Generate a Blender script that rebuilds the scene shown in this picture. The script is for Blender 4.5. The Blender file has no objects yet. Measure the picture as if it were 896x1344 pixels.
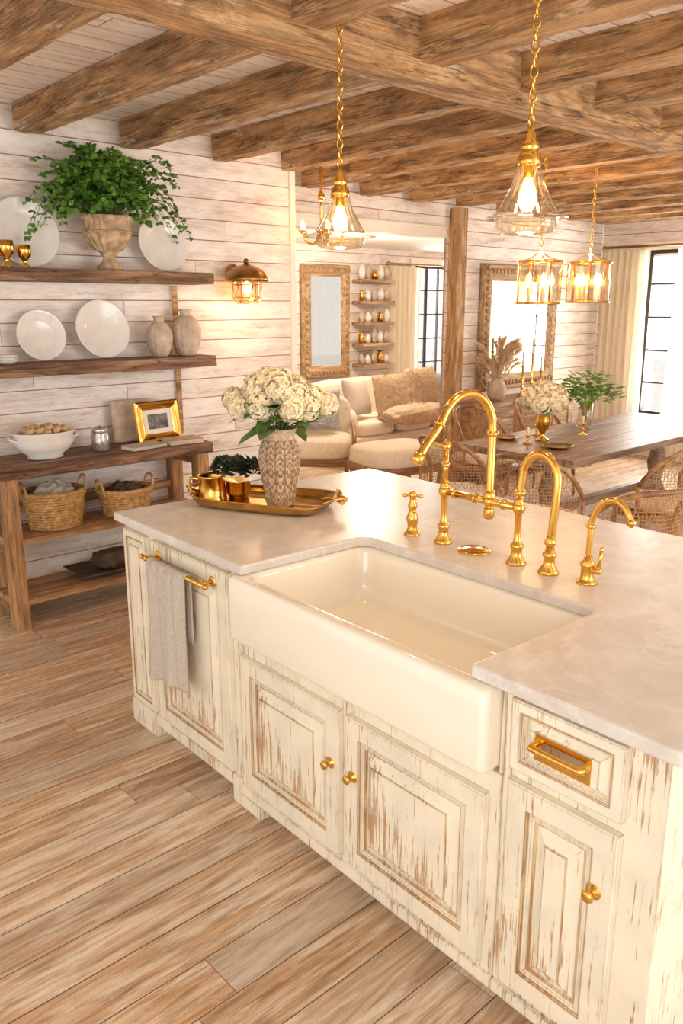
import bpy, bmesh, math, random
from mathutils import Vector, Matrix, noise
R=random.Random(7)
SC=bpy.context.scene; COL=SC.collection
pi=math.pi
def C(r,g,b):
    def l(u):
        u/=255.
        return u/12.92 if u<=.04045 else ((u+.055)/1.055)**2.4
    return (l(r),l(g),l(b),1)
# ---------------- materials
def base(name):
    m=bpy.data.materials.new(name); m.use_nodes=True
    n=m.node_tree.nodes; return m,n,m.node_tree.links,n['Principled BSDF']
def N(n,t,**k):
    x=n.new(t)
    for a,b in k.items():
        if a in x.inputs.keys(): x.inputs[a].default_value=b
        else: setattr(x,a,b)
    return x
def ramp(n,stops):
    r=n.new('ShaderNodeValToRGB'); e=r.color_ramp.elements
    while len(e)<len(stops): e.new(.5)
    for i,(p,c) in enumerate(stops): e[i].position=p; e[i].color=c if len(c)==4 else (*c,1)
    return r
def mixc(n,l,f,a,b,mode='MIX'):
    m=n.new('ShaderNodeMix'); m.data_type='RGBA'; m.blend_type=mode
    for s,v in ((0,f),(6,a),(7,b)):
        if hasattr(v,'is_linked'): l.new(v,m.inputs[s])
        else: m.inputs[s].default_value=v
    return m.outputs[2]
def simple(name,col,rough=.5,metal=0,var=.12,scale=12,bump=0,stretch=(1,1,1),emit=0,ecol=None,coat=0,island=0,bscale=None):
    m,n,l,b=base(name); tc=n.new('ShaderNodeTexCoord'); mp=n.new('ShaderNodeMapping'); mp.inputs['Scale'].default_value=stretch
    l.new(tc.outputs['Object'],mp.inputs[0]); no=N(n,'ShaderNodeTexNoise',Scale=scale,Detail=5.0); l.new(mp.outputs[0],no.inputs[0])
    dk=tuple(x*(1-var*1.6) for x in col[:3])+(1,); lt=tuple(min(1,x*(1+var)) for x in col[:3])+(1,)
    r=ramp(n,[(.3,dk),(.7,lt)]); l.new(no.outputs[0],r.inputs[0]); out=r.outputs[0]
    if island:
        g=n.new('ShaderNodeNewGeometry'); h=n.new('ShaderNodeHueSaturation'); mr=n.new('ShaderNodeMapRange')
        mr.inputs[3].default_value=1-island; mr.inputs[4].default_value=1+island
        l.new(g.outputs['Random Per Island'],mr.inputs[0]); l.new(mr.outputs[0],h.inputs['Value']); l.new(out,h.inputs['Color']); out=h.outputs[0]
    l.new(out,b.inputs['Base Color']); b.inputs['Roughness'].default_value=rough; b.inputs['Metallic'].default_value=metal
    if coat: b.inputs['Coat Weight'].default_value=coat
    if bump:
        n2=N(n,'ShaderNodeTexNoise',Scale=bscale or scale*3,Detail=6.0); l.new(mp.outputs[0],n2.inputs[0])
        bp=n.new('ShaderNodeBump'); bp.inputs['Strength'].default_value=bump; bp.inputs['Distance'].default_value=.01
        l.new(n2.outputs[0],bp.inputs['Height']); l.new(bp.outputs[0],b.inputs['Normal'])
    if emit: b.inputs['Emission Color'].default_value=ecol or col; b.inputs['Emission Strength'].default_value=emit
    return m
def translucent(m,col,f=.45):
    n=m.node_tree.nodes; l=m.node_tree.links; b=n['Principled BSDF']; o=n['Material Output']
    t=n.new('ShaderNodeBsdfTranslucent'); t.inputs[0].default_value=col; mx=n.new('ShaderNodeMixShader'); mx.inputs[0].default_value=f
    l.new(b.outputs[0],mx.inputs[1]); l.new(t.outputs[0],mx.inputs[2]); l.new(mx.outputs[0],o.inputs[0]); return m
def math1(n,l,op,a,b=None,c=None):
    m=n.new('ShaderNodeMath'); m.operation=op
    for i,v in enumerate((a,b,c)):
        if v is None: continue
        if hasattr(v,'is_linked'): l.new(v,m.inputs[i])
        else: m.inputs[i].default_value=v
    return m.outputs[0]
def wood(name,dark,mid,light,gs=1.,rough=.6,bump=.4,white=None,wamt=.5,var=.15,streak=.5,across=(1,9,9),wscale=3.,alt=None,altf=.6,ws=.08,ring=.25,crack=0,rk=70.):
    m,n,l,b=base(name); tc=n.new('ShaderNodeTexCoord'); g=n.new('ShaderNodeNewGeometry')
    mu=math1(n,l,'MULTIPLY',g.outputs['Random Per Island'],37.)
    ad=n.new('ShaderNodeVectorMath'); l.new(tc.outputs['Object'],ad.inputs[0]); l.new(mu,ad.inputs[1])
    def mapd(s):
        mp=n.new('ShaderNodeMapping'); mp.inputs['Scale'].default_value=s; l.new(ad.outputs[0],mp.inputs[0]); return mp.outputs[0]
    n1=N(n,'ShaderNodeTexNoise',Scale=1.8*gs,Detail=9.0,Roughness=.7,Distortion=.4); l.new(mapd(across),n1.inputs[0])
    r=ramp(n,[(.32,dark),(.48,mid),(.64,light)]); l.new(n1.outputs[0],r.inputs[0]); col=r.outputs[0]
    if alt:
        col=mixc(n,l,math1(n,l,'MULTIPLY',math1(n,l,'FRACT',mu),altf),col,alt)
    nr=N(n,'ShaderNodeTexNoise',Scale=1.,Detail=2.0,Roughness=.4,Distortion=.2); l.new(mapd((across[0]*.55,across[1]*.42,across[2]*.42)),nr.inputs[0])
    sn=math1(n,l,'SINE',math1(n,l,'MULTIPLY',nr.outputs[0],rk)); rr=ramp(n,[(.0,(1-ring,)*3),(.55,(1,1,1))])
    l.new(math1(n,l,'MULTIPLY_ADD',sn,.5,.5),rr.inputs[0])
    n2=N(n,'ShaderNodeTexNoise',Scale=2.*gs,Detail=6.0,Roughness=.75); l.new(mapd((across[0]*1.6,across[1]*10,across[2]*10)),n2.inputs[0])
    r2=ramp(n,[(.38,(1-streak,)*3),(.52,(1,1,1))]); l.new(n2.outputs[0],r2.inputs[0])
    out=mixc(n,l,1.,col,r2.outputs[0],'MULTIPLY'); out=mixc(n,l,1.,out,rr.outputs[0],'MULTIPLY')
    if white:
        n3=N(n,'ShaderNodeTexNoise',Scale=wscale,Detail=10.0,Roughness=.78); l.new(mapd((across[0]*.9,across[1]*.6,across[2]*.6)),n3.inputs[0])
        r3=ramp(n,[(1-wamt-ws,(0,0,0)),(1-wamt+ws,(1,1,1))]); l.new(n3.outputs[0],r3.inputs[0])
        out=mixc(n,l,r3.outputs[0],out,white)
    hgt=n2.outputs[0]
    if crack:
        nc=N(n,'ShaderNodeTexNoise',Scale=1.,Detail=5.0,Roughness=.55,Distortion=.3); l.new(mapd((across[0]*.8,across[1]*1.6,across[2]*1.6)),nc.inputs[0])
        rc=ramp(n,[(.485,(1,1,1)),(.5,(1-crack,)*3),(.515,(1,1,1))]); l.new(nc.outputs[0],rc.inputs[0])
        out=mixc(n,l,1.,out,rc.outputs[0],'MULTIPLY'); hgt=math1(n,l,'MULTIPLY_ADD',rc.outputs[0],.5,n2.outputs[0])
    h=n.new('ShaderNodeHueSaturation'); mr=n.new('ShaderNodeMapRange'); mr.inputs[3].default_value=1-var; mr.inputs[4].default_value=1+var
    l.new(g.outputs['Random Per Island'],mr.inputs[0]); l.new(mr.outputs[0],h.inputs['Value']); l.new(out,h.inputs['Color'])
    l.new(h.outputs[0],b.inputs['Base Color']); b.inputs['Roughness'].default_value=rough
    bp=n.new('ShaderNodeBump'); bp.inputs['Strength'].default_value=bump; bp.inputs['Distance'].default_value=.006
    l.new(hgt,bp.inputs['Height']); l.new(bp.outputs[0],b.inputs['Normal'])
    return m
def distressed(name,paint,wear,thr=.97,edge=.26):
    m,n,l,b=base(name); tc=n.new('ShaderNodeTexCoord'); g=n.new('ShaderNodeNewGeometry')
    mp=n.new('ShaderNodeMapping'); mp.inputs['Scale'].default_value=(100,100,4.2); l.new(tc.outputs['Object'],mp.inputs[0])
    n1=N(n,'ShaderNodeTexNoise',Scale=1.3,Detail=8.0,Roughness=.7,Distortion=.3); l.new(mp.outputs[0],n1.inputs[0])
    n2=N(n,'ShaderNodeTexNoise',Scale=4.,Detail=5.0,Roughness=.6); l.new(tc.outputs['Object'],n2.inputs[0])
    a=math1(n,l,'MULTIPLY_ADD',n2.outputs[0],.6,n1.outputs[0])
    bv=n.new('ShaderNodeBevel'); bv.samples=5; bv.inputs[0].default_value=.007
    dt=n.new('ShaderNodeVectorMath'); dt.operation='DOT_PRODUCT'; l.new(bv.outputs[0],dt.inputs[0]); l.new(g.outputs['True Normal'],dt.inputs[1])
    ed=n.new('ShaderNodeMapRange'); ed.inputs[1].default_value=.995; ed.inputs[2].default_value=.85; ed.inputs[3].default_value=0; ed.inputs[4].default_value=edge
    l.new(dt.outputs['Value'],ed.inputs[0])
    s=math1(n,l,'ADD',a,ed.outputs[0])
    r=ramp(n,[(thr-.018,(0,0,0)),(min(1,thr+.022),(.9,.9,.9))]); l.new(s,r.inputs[0])
    n3=N(n,'ShaderNodeTexNoise',Scale=9.,Detail=4.0); l.new(tc.outputs['Object'],n3.inputs[0])
    rw=ramp(n,[(.35,tuple(x*.62 for x in wear[:3])),(.65,wear)]); l.new(n3.outputs[0],rw.inputs[0])
    rp=ramp(n,[(.3,tuple(x*.88 for x in paint[:3])),(.6,paint)]); l.new(n3.outputs[0],rp.inputs[0])
    l.new(mixc(n,l,r.outputs[0],rp.outputs[0],rw.outputs[0]),b.inputs['Base Color']); b.inputs['Roughness'].default_value=.5
    bp=n.new('ShaderNodeBump'); bp.invert=True; bp.inputs['Strength'].default_value=.4; bp.inputs['Distance'].default_value=.003
    l.new(r.outputs[0],bp.inputs['Height']); l.new(bp.outputs[0],b.inputs['Normal'])
    return m
def glass(name,tint=(1,1,1,1),amt=.25):
    m,n,l,b=base(name); n.remove(b); o=n['Material Output']
    t=n.new('ShaderNodeBsdfTransparent'); t.inputs[0].default_value=tint; gl=n.new('ShaderNodeBsdfGlossy'); gl.inputs['Roughness'].default_value=.03
    lw=n.new('ShaderNodeLayerWeight'); lw.inputs[0].default_value=.35
    mr=n.new('ShaderNodeMapRange'); mr.inputs[3].default_value=.04; mr.inputs[4].default_value=amt+.5; l.new(lw.outputs['Facing'],mr.inputs[0])
    mx=n.new('ShaderNodeMixShader'); l.new(mr.outputs[0],mx.inputs[0]); l.new(t.outputs[0],mx.inputs[1]); l.new(gl.outputs[0],mx.inputs[2]); l.new(mx.outputs[0],o.inputs[0])
    return m
def marble(name,a,bc,v):
    m,n,l,b=base(name); tc=n.new('ShaderNodeTexCoord')
    n1=N(n,'ShaderNodeTexNoise',Scale=6.,Detail=9.0,Distortion=.8,Roughness=.65); l.new(tc.outputs['Object'],n1.inputs[0])
    r=ramp(n,[(.35,a),(.65,bc)]); l.new(n1.outputs[0],r.inputs[0])
    n2=N(n,'ShaderNodeTexNoise',Scale=3.,Detail=10.0,Distortion=1.2,Roughness=.6); l.new(tc.outputs['Object'],n2.inputs[0])
    r2=ramp(n,[(.47,(0,0,0)),(.5,(.4,.4,.4)),(.53,(0,0,0))]); l.new(n2.outputs[0],r2.inputs[0])
    l.new(mixc(n,l,r2.outputs[0],r.outputs[0],v),b.inputs['Base Color']); b.inputs['Roughness'].default_value=.3
    return m
FLOOR=wood('floor oak',C(156,112,76),C(204,156,110),C(230,190,146),gs=1.3,rough=.42,bump=.4,white=C(232,214,190),wamt=.46,var=.13,streak=.34,across=(1,13,13),alt=C(222,200,174),altf=.7,ws=.07,ring=.24,rk=110)
FGAP=simple('floor gap',C(124,90,62),.8)
SHIP=wood('whitewashed boards',C(214,188,172),C(238,221,209),C(246,235,227),rough=.5,bump=.4,white=C(249,241,234),wamt=.50,var=.035,streak=.26,across=(1,6,6),ring=.05,crack=.16)
SGAP=simple('board groove',C(184,148,128),.8)
CEIL=wood('ceiling boards',C(200,168,142),C(242,222,204),C(250,238,226),rough=.6,bump=.3,white=C(252,243,233),wamt=.54,var=.06,streak=.24,ring=.1,crack=.2)
BEAM=wood('reclaimed beam wood',C(124,82,46),C(194,144,92),C(226,186,136),gs=1.5,rough=.75,bump=1.,white=C(230,208,178),wamt=.38,var=.1,streak=.5,across=(1,7,7),alt=C(206,166,122),altf=.4,ws=.06,ring=.36,crack=.65,rk=80)
SHELFW=wood('dark reclaimed shelf',C(84,52,34),C(148,106,78),C(188,148,114),rough=.6,bump=1.,var=.05,streak=.6,ring=.4,crack=.65)
CONSW=wood('console wood',C(138,92,54),C(198,148,98),C(226,182,134),rough=.6,bump=.7,var=.06,streak=.4,ring=.3,crack=.4)
TABW=wood('table wood',C(104,80,64),C(150,122,102),C(184,156,132),rough=.4,bump=.3,var=.08,streak=.3)
FRW=wood('carved frame wood',C(124,90,56),C(188,150,106),C(224,192,148),rough=.6,bump=.7,var=.05)
PAINT=distressed('antiqued cream paint',C(242,233,212),C(196,150,96),.955)
PAINT2=distressed('antiqued cream paint worn',C(240,229,206),C(194,146,92),.90)
GLAZE=distressed('glazed cream groove',C(216,190,150),C(170,122,72),.84)
COUNT=marble('polished counter stone',C(208,198,187),C(226,219,210),C(240,236,230))
SINK=simple('glazed ivory fireclay',C(250,241,222),.08,var=.01,coat=.7)
GOLD=simple('polished brass',C(238,188,94),.17,1,var=.05)
GOLDO=simple('aged brass',C(212,168,96),.27,1,var=.2,scale=20)
BRONZE=simple('bronzed brass',C(176,134,80),.32,1,var=.3)
WHITEC=simple('white ceramic',C(236,231,224),.2,var=.04,coat=.3)
STONEV=simple('weathered clay',C(206,184,162),.8,var=.18,scale=18,bump=.5)
URNM=simple('aged stone urn',C(202,170,134),.85,var=.3,scale=24,bump=.7)
CARV=simple('carved whitewashed vase',C(208,180,148),.8,var=.25,scale=60,bump=.4)
CARVD=simple('carved vase recess',C(158,122,88),.85,var=.25,scale=60)
LEAF=simple('fern leaf',C(98,146,50),.45,var=.25,scale=8,island=.45)
LEAF2=simple('hydrangea leaf',C(100,136,60),.45,var=.3,scale=8,island=.25)
DLEAF=simple('dark rosette leaf',C(82,92,66),.5,var=.4,scale=20,island=.3)
PETAL=simple('cream petal',C(246,230,194),.6,var=.1,scale=14,island=.08)
STEM=simple('stem',C(96,112,56),.6)
WICK=simple('wicker',C(210,164,102),.6,var=.3,scale=40,bump=.4,island=.12)
LINEN=simple('oatmeal linen',C(206,193,178),.9,var=.1,scale=120,bump=.5,bscale=400)
CURT=translucent(simple('cream curtain cloth',C(248,240,222),.85,var=.04,scale=8,bump=.2,stretch=(6,6,1)),C(252,244,226),.5)
UPH=simple('cream upholstery',C(238,223,202),.9,var=.06,scale=30,bump=.3)
FUR=translucent(simple('tan fur',C(236,214,184),.95,var=.2,scale=30,bump=.6,bscale=160),C(236,214,184),.3)
BLUEP=simple('blue grey cushion cloth',C(182,184,188),.9,var=.25,scale=50)
CANE=simple('woven cane',C(192,144,96),.6,var=.2)
CHW=wood('chair wood',C(124,80,48),C(172,122,78),C(200,152,104),rough=.45,bump=.3,var=.05)
BLACK=simple('black window metal',C(52,46,44),.5)
GLASS=glass('clear glass',(1,.94,.82,1),.35); AMBER=glass('warm glass',(1,.9,.72,1),.3)
PANE=glass('window pane',(1,1,1,1),.05)
MIRR=simple('mirror glass',C(214,208,200),.03,1,var=.02)
BULB=simple('glowing bulb',C(255,200,110),.5,emit=12,ecol=C(255,188,92),var=0)
FLAME=simple('candle bulb',C(255,210,130),.5,emit=16,ecol=C(255,188,88),var=0)
CANDLE=simple('ivory candle',C(244,226,190),.6,var=.03)
PAMP=translucent(simple('pampas plume',C(246,226,198),.95,var=.12,scale=30,island=.12),C(246,226,198),.5)
SHELL=simple('seashell',C(214,178,128),.5,var=.3,scale=40,island=.2)
PHOTO=simple('old photograph',C(120,112,104),.4,var=.6,scale=25)
PAPER=simple('paper mat',C(240,232,216),.7,var=.03)
DARK=simple('dark brown cloth',C(96,76,62),.9,var=.3)
RUGM=simple('rug wool',C(218,202,184),.95,var=.12,scale=14,bump=.3)
PLAST=simple('cream plaster',C(244,236,223),.7,var=.03,scale=4)
# ---------------- mesh builder
class MB:
    def __init__(s): s.v=[];s.f=[];s.m=[];s.s=[]
    def add(s,v,f,m=0,sm=False,M=None):
        o=len(s.v)
        for p in v:
            p=Vector(p); s.v.append(M@p if M else p)
        for q in f: s.f.append([i+o for i in q]); s.m.append(m); s.s.append(sm)
    def box(s,c,d,m=0,M=None,taper=1.):
        x,y,z=c; a,b,h=d[0]/2,d[1]/2,d[2]/2
        v=[]
        for k,t in ((-1,taper),(1,1.)):
            for i,j in ((-1,-1),(1,-1),(1,1),(-1,1)): v.append((x+i*a*t,y+j*b*t,z+k*h))
        s.add(v,[(3,2,1,0),(4,5,6,7),(0,1,5,4),(1,2,6,5),(2,3,7,6),(3,0,4,7)],m,False,M)
    def bb(s,x0,x1,y0,y1,z0,z1,m=0,M=None): s.box(((x0+x1)/2,(y0+y1)/2,(z0+z1)/2),(abs(x1-x0),abs(y1-y0),abs(z1-z0)),m,M)
    def lathe(s,prof,seg=32,c=(0,0,0),m=0,M=None,fn=None,cap=True,sm=True,sc=(1,1),mf=None):
        v=[];f=[];n=len(prof)
        for r,z in prof:
            for i in range(seg):
                a=2*pi*i/seg; rr=r*(fn(a,z) if fn else 1)
                v.append((c[0]+rr*math.cos(a)*sc[0],c[1]+rr*math.sin(a)*sc[1],c[2]+z))
        for j in range(n-1):
            for i in range(seg):
                k=(i+1)%seg; f.append((j*seg+i,j*seg+k,(j+1)*seg+k,(j+1)*seg+i))
        if cap:
            if prof[0][0]>1e-4: f.append(tuple(range(seg-1,-1,-1)))
            if prof[-1][0]>1e-4: f.append(tuple((n-1)*seg+i for i in range(seg)))
        q=len(s.m); s.add(v,f,m,sm,M)
        if mf:
            for j in range(n-1):
                for i in range(seg): s.m[q+j*seg+i]=mf(2*pi*(i+.5)/seg,(prof[j][1]+prof[j+1][1])/2)
    def tube(s,pts,r,seg=10,m=0,M=None,closed=False,cap=True):
        pts=[Vector(p) for p in pts]; n=len(pts); rr=r if isinstance(r,(list,tuple)) else [r]*n
        v=[];f=[]; up=None
        for i,p in enumerate(pts):
            if closed: t=(pts[(i+1)%n]-pts[i-1])
            else: t=pts[min(i+1,n-1)]-pts[max(i-1,0)]
            t=t.normalized() if t.length>1e-9 else Vector((0,0,1))
            if up is None:
                up=Vector((0,0,1)) if abs(t.z)<.9 else Vector((1,0,0))
            up=(up-t*up.dot(t)); up=up.normalized() if up.length>1e-6 else t.orthogonal().normalized()
            b=t.cross(up)
            for k in range(seg):
                a=2*pi*k/seg; v.append(p+(up*math.cos(a)+b*math.sin(a))*rr[i])
        lim=n if closed else n-1
        for i in range(lim):
            j=(i+1)%n
            for k in range(seg):
                q=(k+1)%seg; f.append((i*seg+k,i*seg+q,j*seg+q,j*seg+k))
        if cap and not closed: f.append(tuple(range(seg-1,-1,-1))); f.append(tuple((n-1)*seg+k for k in range(seg)))
        s.add(v,f,m,True,M)
    def ell(s,c,d,seg=16,m=0,M=None,p=1.,fn=None):
        v=[];f=[];rg=max(6,seg//2)
        def sp(x): return math.copysign(abs(x)**p,x)
        for j in range(rg+1):
            b=-pi/2+pi*j/rg
            for i in range(seg):
                a=2*pi*i/seg; q=Vector((sp(math.cos(b))*sp(math.cos(a)),sp(math.cos(b))*sp(math.sin(a)),sp(math.sin(b))))
                if fn: q=q*fn(q)
                v.append((c[0]+q.x*d[0]/2,c[1]+q.y*d[1]/2,c[2]+q.z*d[2]/2))
        for j in range(rg):
            for i in range(seg):
                k=(i+1)%seg; f.append((j*seg+i,j*seg+k,(j+1)*seg+k,(j+1)*seg+i))
        s.add(v,f,m,True,M)
    def grid(s,fn,nu,nv,m=0,M=None,sm=True):
        v=[fn(i/nu,j/nv) for j in range(nv+1) for i in range(nu+1)]
        f=[(j*(nu+1)+i,j*(nu+1)+i+1,(j+1)*(nu+1)+i+1,(j+1)*(nu+1)+i) for j in range(nv) for i in range(nu)]
        s.add(v,f,m,sm,M)
    def rings(s,w,h,prof,mats,M=None,face=True):
        v=[]
        for ins,d in prof:
            for y,z in ((ins,ins),(w-ins,ins),(w-ins,h-ins),(ins,h-ins)): v.append((-d,y,z))
        for j in range(len(prof)-1):
            for i in range(4):
                k=(i+1)%4; s.add([v[j*4+i],v[(j+1)*4+i],v[(j+1)*4+k],v[j*4+k]],[(0,1,2,3)],mats[j],False,M)
        e=(len(prof)-1)*4
        if face: s.add(v[e:e+4],[(3,2,1,0)],mats[-1],False,M)
        s.add(v[0:4],[(0,1,2,3)],mats[0],False,M)
    def obj(s,name,mats,loc=(0,0,0),rot=(0,0,0),parent=None,bevel=0,seg=2,solid=0):
        me=bpy.data.meshes.new(name); me.from_pydata([tuple(p) for p in s.v],[],s.f)
        for m in (mats if isinstance(mats,(list,tuple)) else [mats]): me.materials.append(m)
        me.polygons.foreach_set('material_index',s.m); me.polygons.foreach_set('use_smooth',s.s); me.update()
        o=bpy.data.objects.new(name,me); COL.objects.link(o); o.location=loc; o.rotation_euler=rot
        if parent: o.parent=parent
        if solid: d=o.modifiers.new('s','SOLIDIFY'); d.thickness=solid; d.offset=0
        if bevel: d=o.modifiers.new('b','BEVEL'); d.width=bevel; d.segments=seg; d.limit_method='ANGLE'; d.angle_limit=.6
        return o
def tag(o,label,cat,group=None):
    o['label']=label; o['category']=cat
    if group: o['group']=group
    return o
def thing(name,label,cat,loc=(0,0,0),rz=0,group=None):
    e=bpy.data.objects.new(name,None); COL.objects.link(e); e.location=loc; e.rotation_euler=(0,0,rz); e.empty_display_size=.1
    return tag(e,label,cat,group)
def struct(o): o['kind']='structure'; return o
def dup(src,loc,rz=None):
    def cp(o,par):
        c=o.copy(); COL.objects.link(c)
        if par: c.parent=par
        for ch in o.children: cp(ch,c)
        return c
    n=cp(src,None); n.location=loc
    if rz is not None: n.rotation_euler=(n.rotation_euler[0],n.rotation_euler[1],rz)
    return n
def crv(P,n=8):
    P=[Vector(p) for p in P]; out=[]
    for i in range(len(P)-1):
        a=P[max(i-1,0)];b=P[i];c=P[i+1];d=P[min(i+2,len(P)-1)]
        for k in range(n):
            t=k/n; out.append(.5*((2*b)+(c-a)*t+(2*a-5*b+4*c-d)*t*t+(3*b-a-3*c+d)*t**3))
    out.append(P[-1]); return out
def Mz(a): return Matrix.Rotation(a,4,'Z')
def T(*p): return Matrix.Translation(p)
def circ(r,z=0,n=32,cx=0,cy=0): return [(cx+r*math.cos(i*2*pi/n),cy+r*math.sin(i*2*pi/n),z) for i in range(n)]
def planks(mb,x0,x1,y0,y1,w,lr,holes=(),ch=.004,th=.02):
    rows=max(1,round((y1-y0)/w)); w=(y1-y0)/rows
    for r in range(rows):
        a=y0+r*w;b=a+w;mid=(a+b)/2
        iv=[(x0,x1)]
        for hx0,hx1,hy0,hy1 in holes:
            if hy0<mid<hy1:
                nv=[]
                for p,q in iv:
                    if hx0>p: nv.append((p,min(q,hx0)))
                    if hx1<q: nv.append((max(p,hx1),q))
                iv=[t for t in nv if t[1]-t[0]>.01]
        for p,q in iv:
            x=p
            while x<q-1e-4:
                e=x+R.uniform(*lr)*(R.uniform(.3,1) if x==p else 1)
                if q-e<.4: e=q
                dz=R.uniform(-.0008,.0008)
                v=[(x,a,-ch),(e,a,-ch),(e,b,-ch),(x,b,-ch),(x+ch/2,a+ch,dz),(e-ch/2,a+ch,dz),(e-ch/2,b-ch,dz),(x+ch/2,b-ch,dz),(x,a,-th),(e,a,-th),(e,b,-th),(x,b,-th)]
                o=len(mb.v)
                for pp in v: mb.v.append(Vector(pp))
                for fc,mi in (((4,5,6,7),0),((0,1,5,4),1),((1,2,6,5),1),((2,3,7,6),1),((3,0,4,7),1),((8,9,1,0),1),((9,10,2,1),1),((10,11,3,2),1),((11,8,0,3),1),((11,10,9,8),1)):
                    mb.f.append([i+o for i in fc]); mb.m.append(mi); mb.s.append(False)
                x=e
def plankobj(name,mats,x0,x1,y0,y1,w,lr,loc,rot,holes=(),ch=.004):
    mb=MB(); planks(mb,x0,x1,y0,y1,w,lr,holes,ch); return struct(mb.obj(name,mats,loc,rot))
# ---------------- room shell
plankobj('floor',[FLOOR,FGAP],-1.2,9.2,-1.6,8.2,.152,(.9,2.4),(0,0,0),(0,0,0),ch=.0018)
plankobj('ceiling',[CEIL,SGAP],-1.2,9.2,-5.35,1.0,.135,(2,4),(0,0,2.76),(pi,0,0))
mb=MB(); mb.bb(3.7,10,5.45,8.2,2.45,2.5); struct(mb.obj('trim_1',[PLAST]))  # plain ceiling slab over the sitting room
H=pi/2
plankobj('wall_left',[SHIP,SGAP],-1.2,3.8,0,2.76,.128,(2.2,4.5),(0,4.65,0),(H,0,0),ch=.0032)
mb=MB(); mb.bb(3.66,3.8,4.671,8.1,0,2.76); struct(mb.obj('wall_return',[PLAST]))
plankobj('wall_header',[SHIP,SGAP],3.8,9.0,2.42,2.76,.128,(2.2,4.5),(0,5.3,0),(H,0,0))
plankobj('wall_mirror',[SHIP,SGAP],6.2,9.0,0,2.42,.128,(2.2,4.5),(0,5.3,0),(H,0,0))
plankobj('wall_end',[SHIP,SGAP],0,6.5,0,2.76,.128,(2.2,4.5),(9.0,5.3,0),(H,0,-H),holes=[(.62,1.9,.5,2.32)])
plankobj('wall_sitting',[SHIP,SGAP],3.8,10.2,0,2.5,.128,(2.2,4.5),(0,8.0,0),(H,0,0),holes=[(8.7,9.45,.6,2.26)])
mb=MB(); mb.bb(9.9,10,5.3,8.1,0,2.5); struct(mb.obj('wall_side',[PLAST]))
mb=MB(); mb.bb(3.8,6.2,5.26,5.46,2.34,2.43); mb.bb(3.8,6.2,5.24,5.48,2.41,2.44); struct(mb.obj('trim_4',[PLAST],bevel=.005))
mb=MB(); mb.bb(3.765,3.815,4.635,4.685,0,2.75); struct(mb.obj('trim_5',[PLAST],bevel=.005))
for i,(a,b,y) in enumerate(((-1.2,3.8,4.63),(6.3,9.0,5.28))):
    mb=MB(); mb.bb(a,b,y-.012,y+.01,0,.14); mb.bb(a,b,y-.018,y+.01,0,.03); struct(mb.obj('baseboard_'+('left','mirror')[i],[PLAST],bevel=.004))
def beam(L,w,h,seed,name='ceiling_beam',mat=BEAM,loc=(0,0,0),rot=(0,0,0),amp=.008):
    mb=MB(); n=max(8,int(L/.07)); v=[];f=[]
    cs=[(-.5,-.46),(-.47,-.5),(-.15,-.5),(.15,-.5),(.47,-.5),(.5,-.46),(.5,.5),(-.5,.5)]; K=len(cs)
    for i in range(n+1):
        x=L*i/n
        for k,(a,b) in enumerate(cs):
            q=noise.noise(Vector((x*1.6+seed*9,k*2.1,seed))); q2=noise.noise(Vector((x*11+seed*9,k*3.7,seed+4))); q3=max(0,noise.noise(Vector((x*4+seed*5,k*1.3,seed+9)))-.25)*2.5 if abs(a)>.4 else 0
            v.append((x,a*w+((q*amp+q2*amp*.7)+q3*amp*2)*(1 if a<0 else -1),b*h+(abs(q)+abs(q2)*.8+q3*2)*amp*(1 if b<0 else 0)))
    for i in range(n):
        for k in range(K):
            j=(k+1)%K; f.append((i*K+k,(i+1)*K+k,(i+1)*K+j,i*K+j))
    f.append(tuple(range(K))); f.append(tuple(n*K+k for k in range(K))[::-1])
    mb.add(v,f,0); return mb.obj(name,[mat],loc,rot)
xs=[.11,.72,1.33,1.94,2.55,3.17,3.78,4.4,5.02,5.64,6.26,6.88,7.5,8.12,8.7]
for i,x in enumerate(xs):
    w_=.13+.02*math.sin(i*2.3); o=beam(5.25 if x<3.7 else 5.85,w_,.15+.012*math.sin(i*1.7),i+1,loc=(x,-.65,2.685),rot=(0,0,pi/2))
    tag(o,'rough reclaimed wood ceiling joist under the whitewashed boards','beam','rough ceiling joists')
o=beam(5.6,.17,.2,31,name='main_beam',loc=(-1.0,2.36,2.655)); tag(o,'thick hand-hewn main ceiling beam crossing below the joists','beam')
o=beam(2.6,.12,.13,44,name='wooden_post',loc=(6.22,5.17,0),rot=(0,-H,0),amp=.006); tag(o,'pale weathered wooden post at the end of the shiplap wall','post')
def window(idx,W,Hh,nx,nz,loc,rz,t=.04):
    mb=MB()
    mb.bb(0,W,-.03,.03,0,t);mb.bb(0,W,-.03,.03,Hh-t,Hh);mb.bb(0,t,-.03,.03,t,Hh-t);mb.bb(W-t,W,-.03,.03,t,Hh-t)
    for i in range(1,nx): x=W*i/nx; k=.018 if i==nx//2 else .009; mb.bb(x-k,x+k,-.015,.015,t,Hh-t)
    for i in range(1,nz): z=Hh*i/nz; mb.bb(t,W-t,-.015,.015,z-.009,z+.009)
    mb.bb(t,W-t,.016,.02,t,Hh-t,1)
    return struct(mb.obj('window_%d'%idx,[BLACK,PANE],loc,(0,0,rz)))
window(1,1.28,1.82,4,5,(9.0,4.68,.5),-H)
window(2,.75,1.66,3,5,(8.7,8.0,.6),0)
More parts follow.
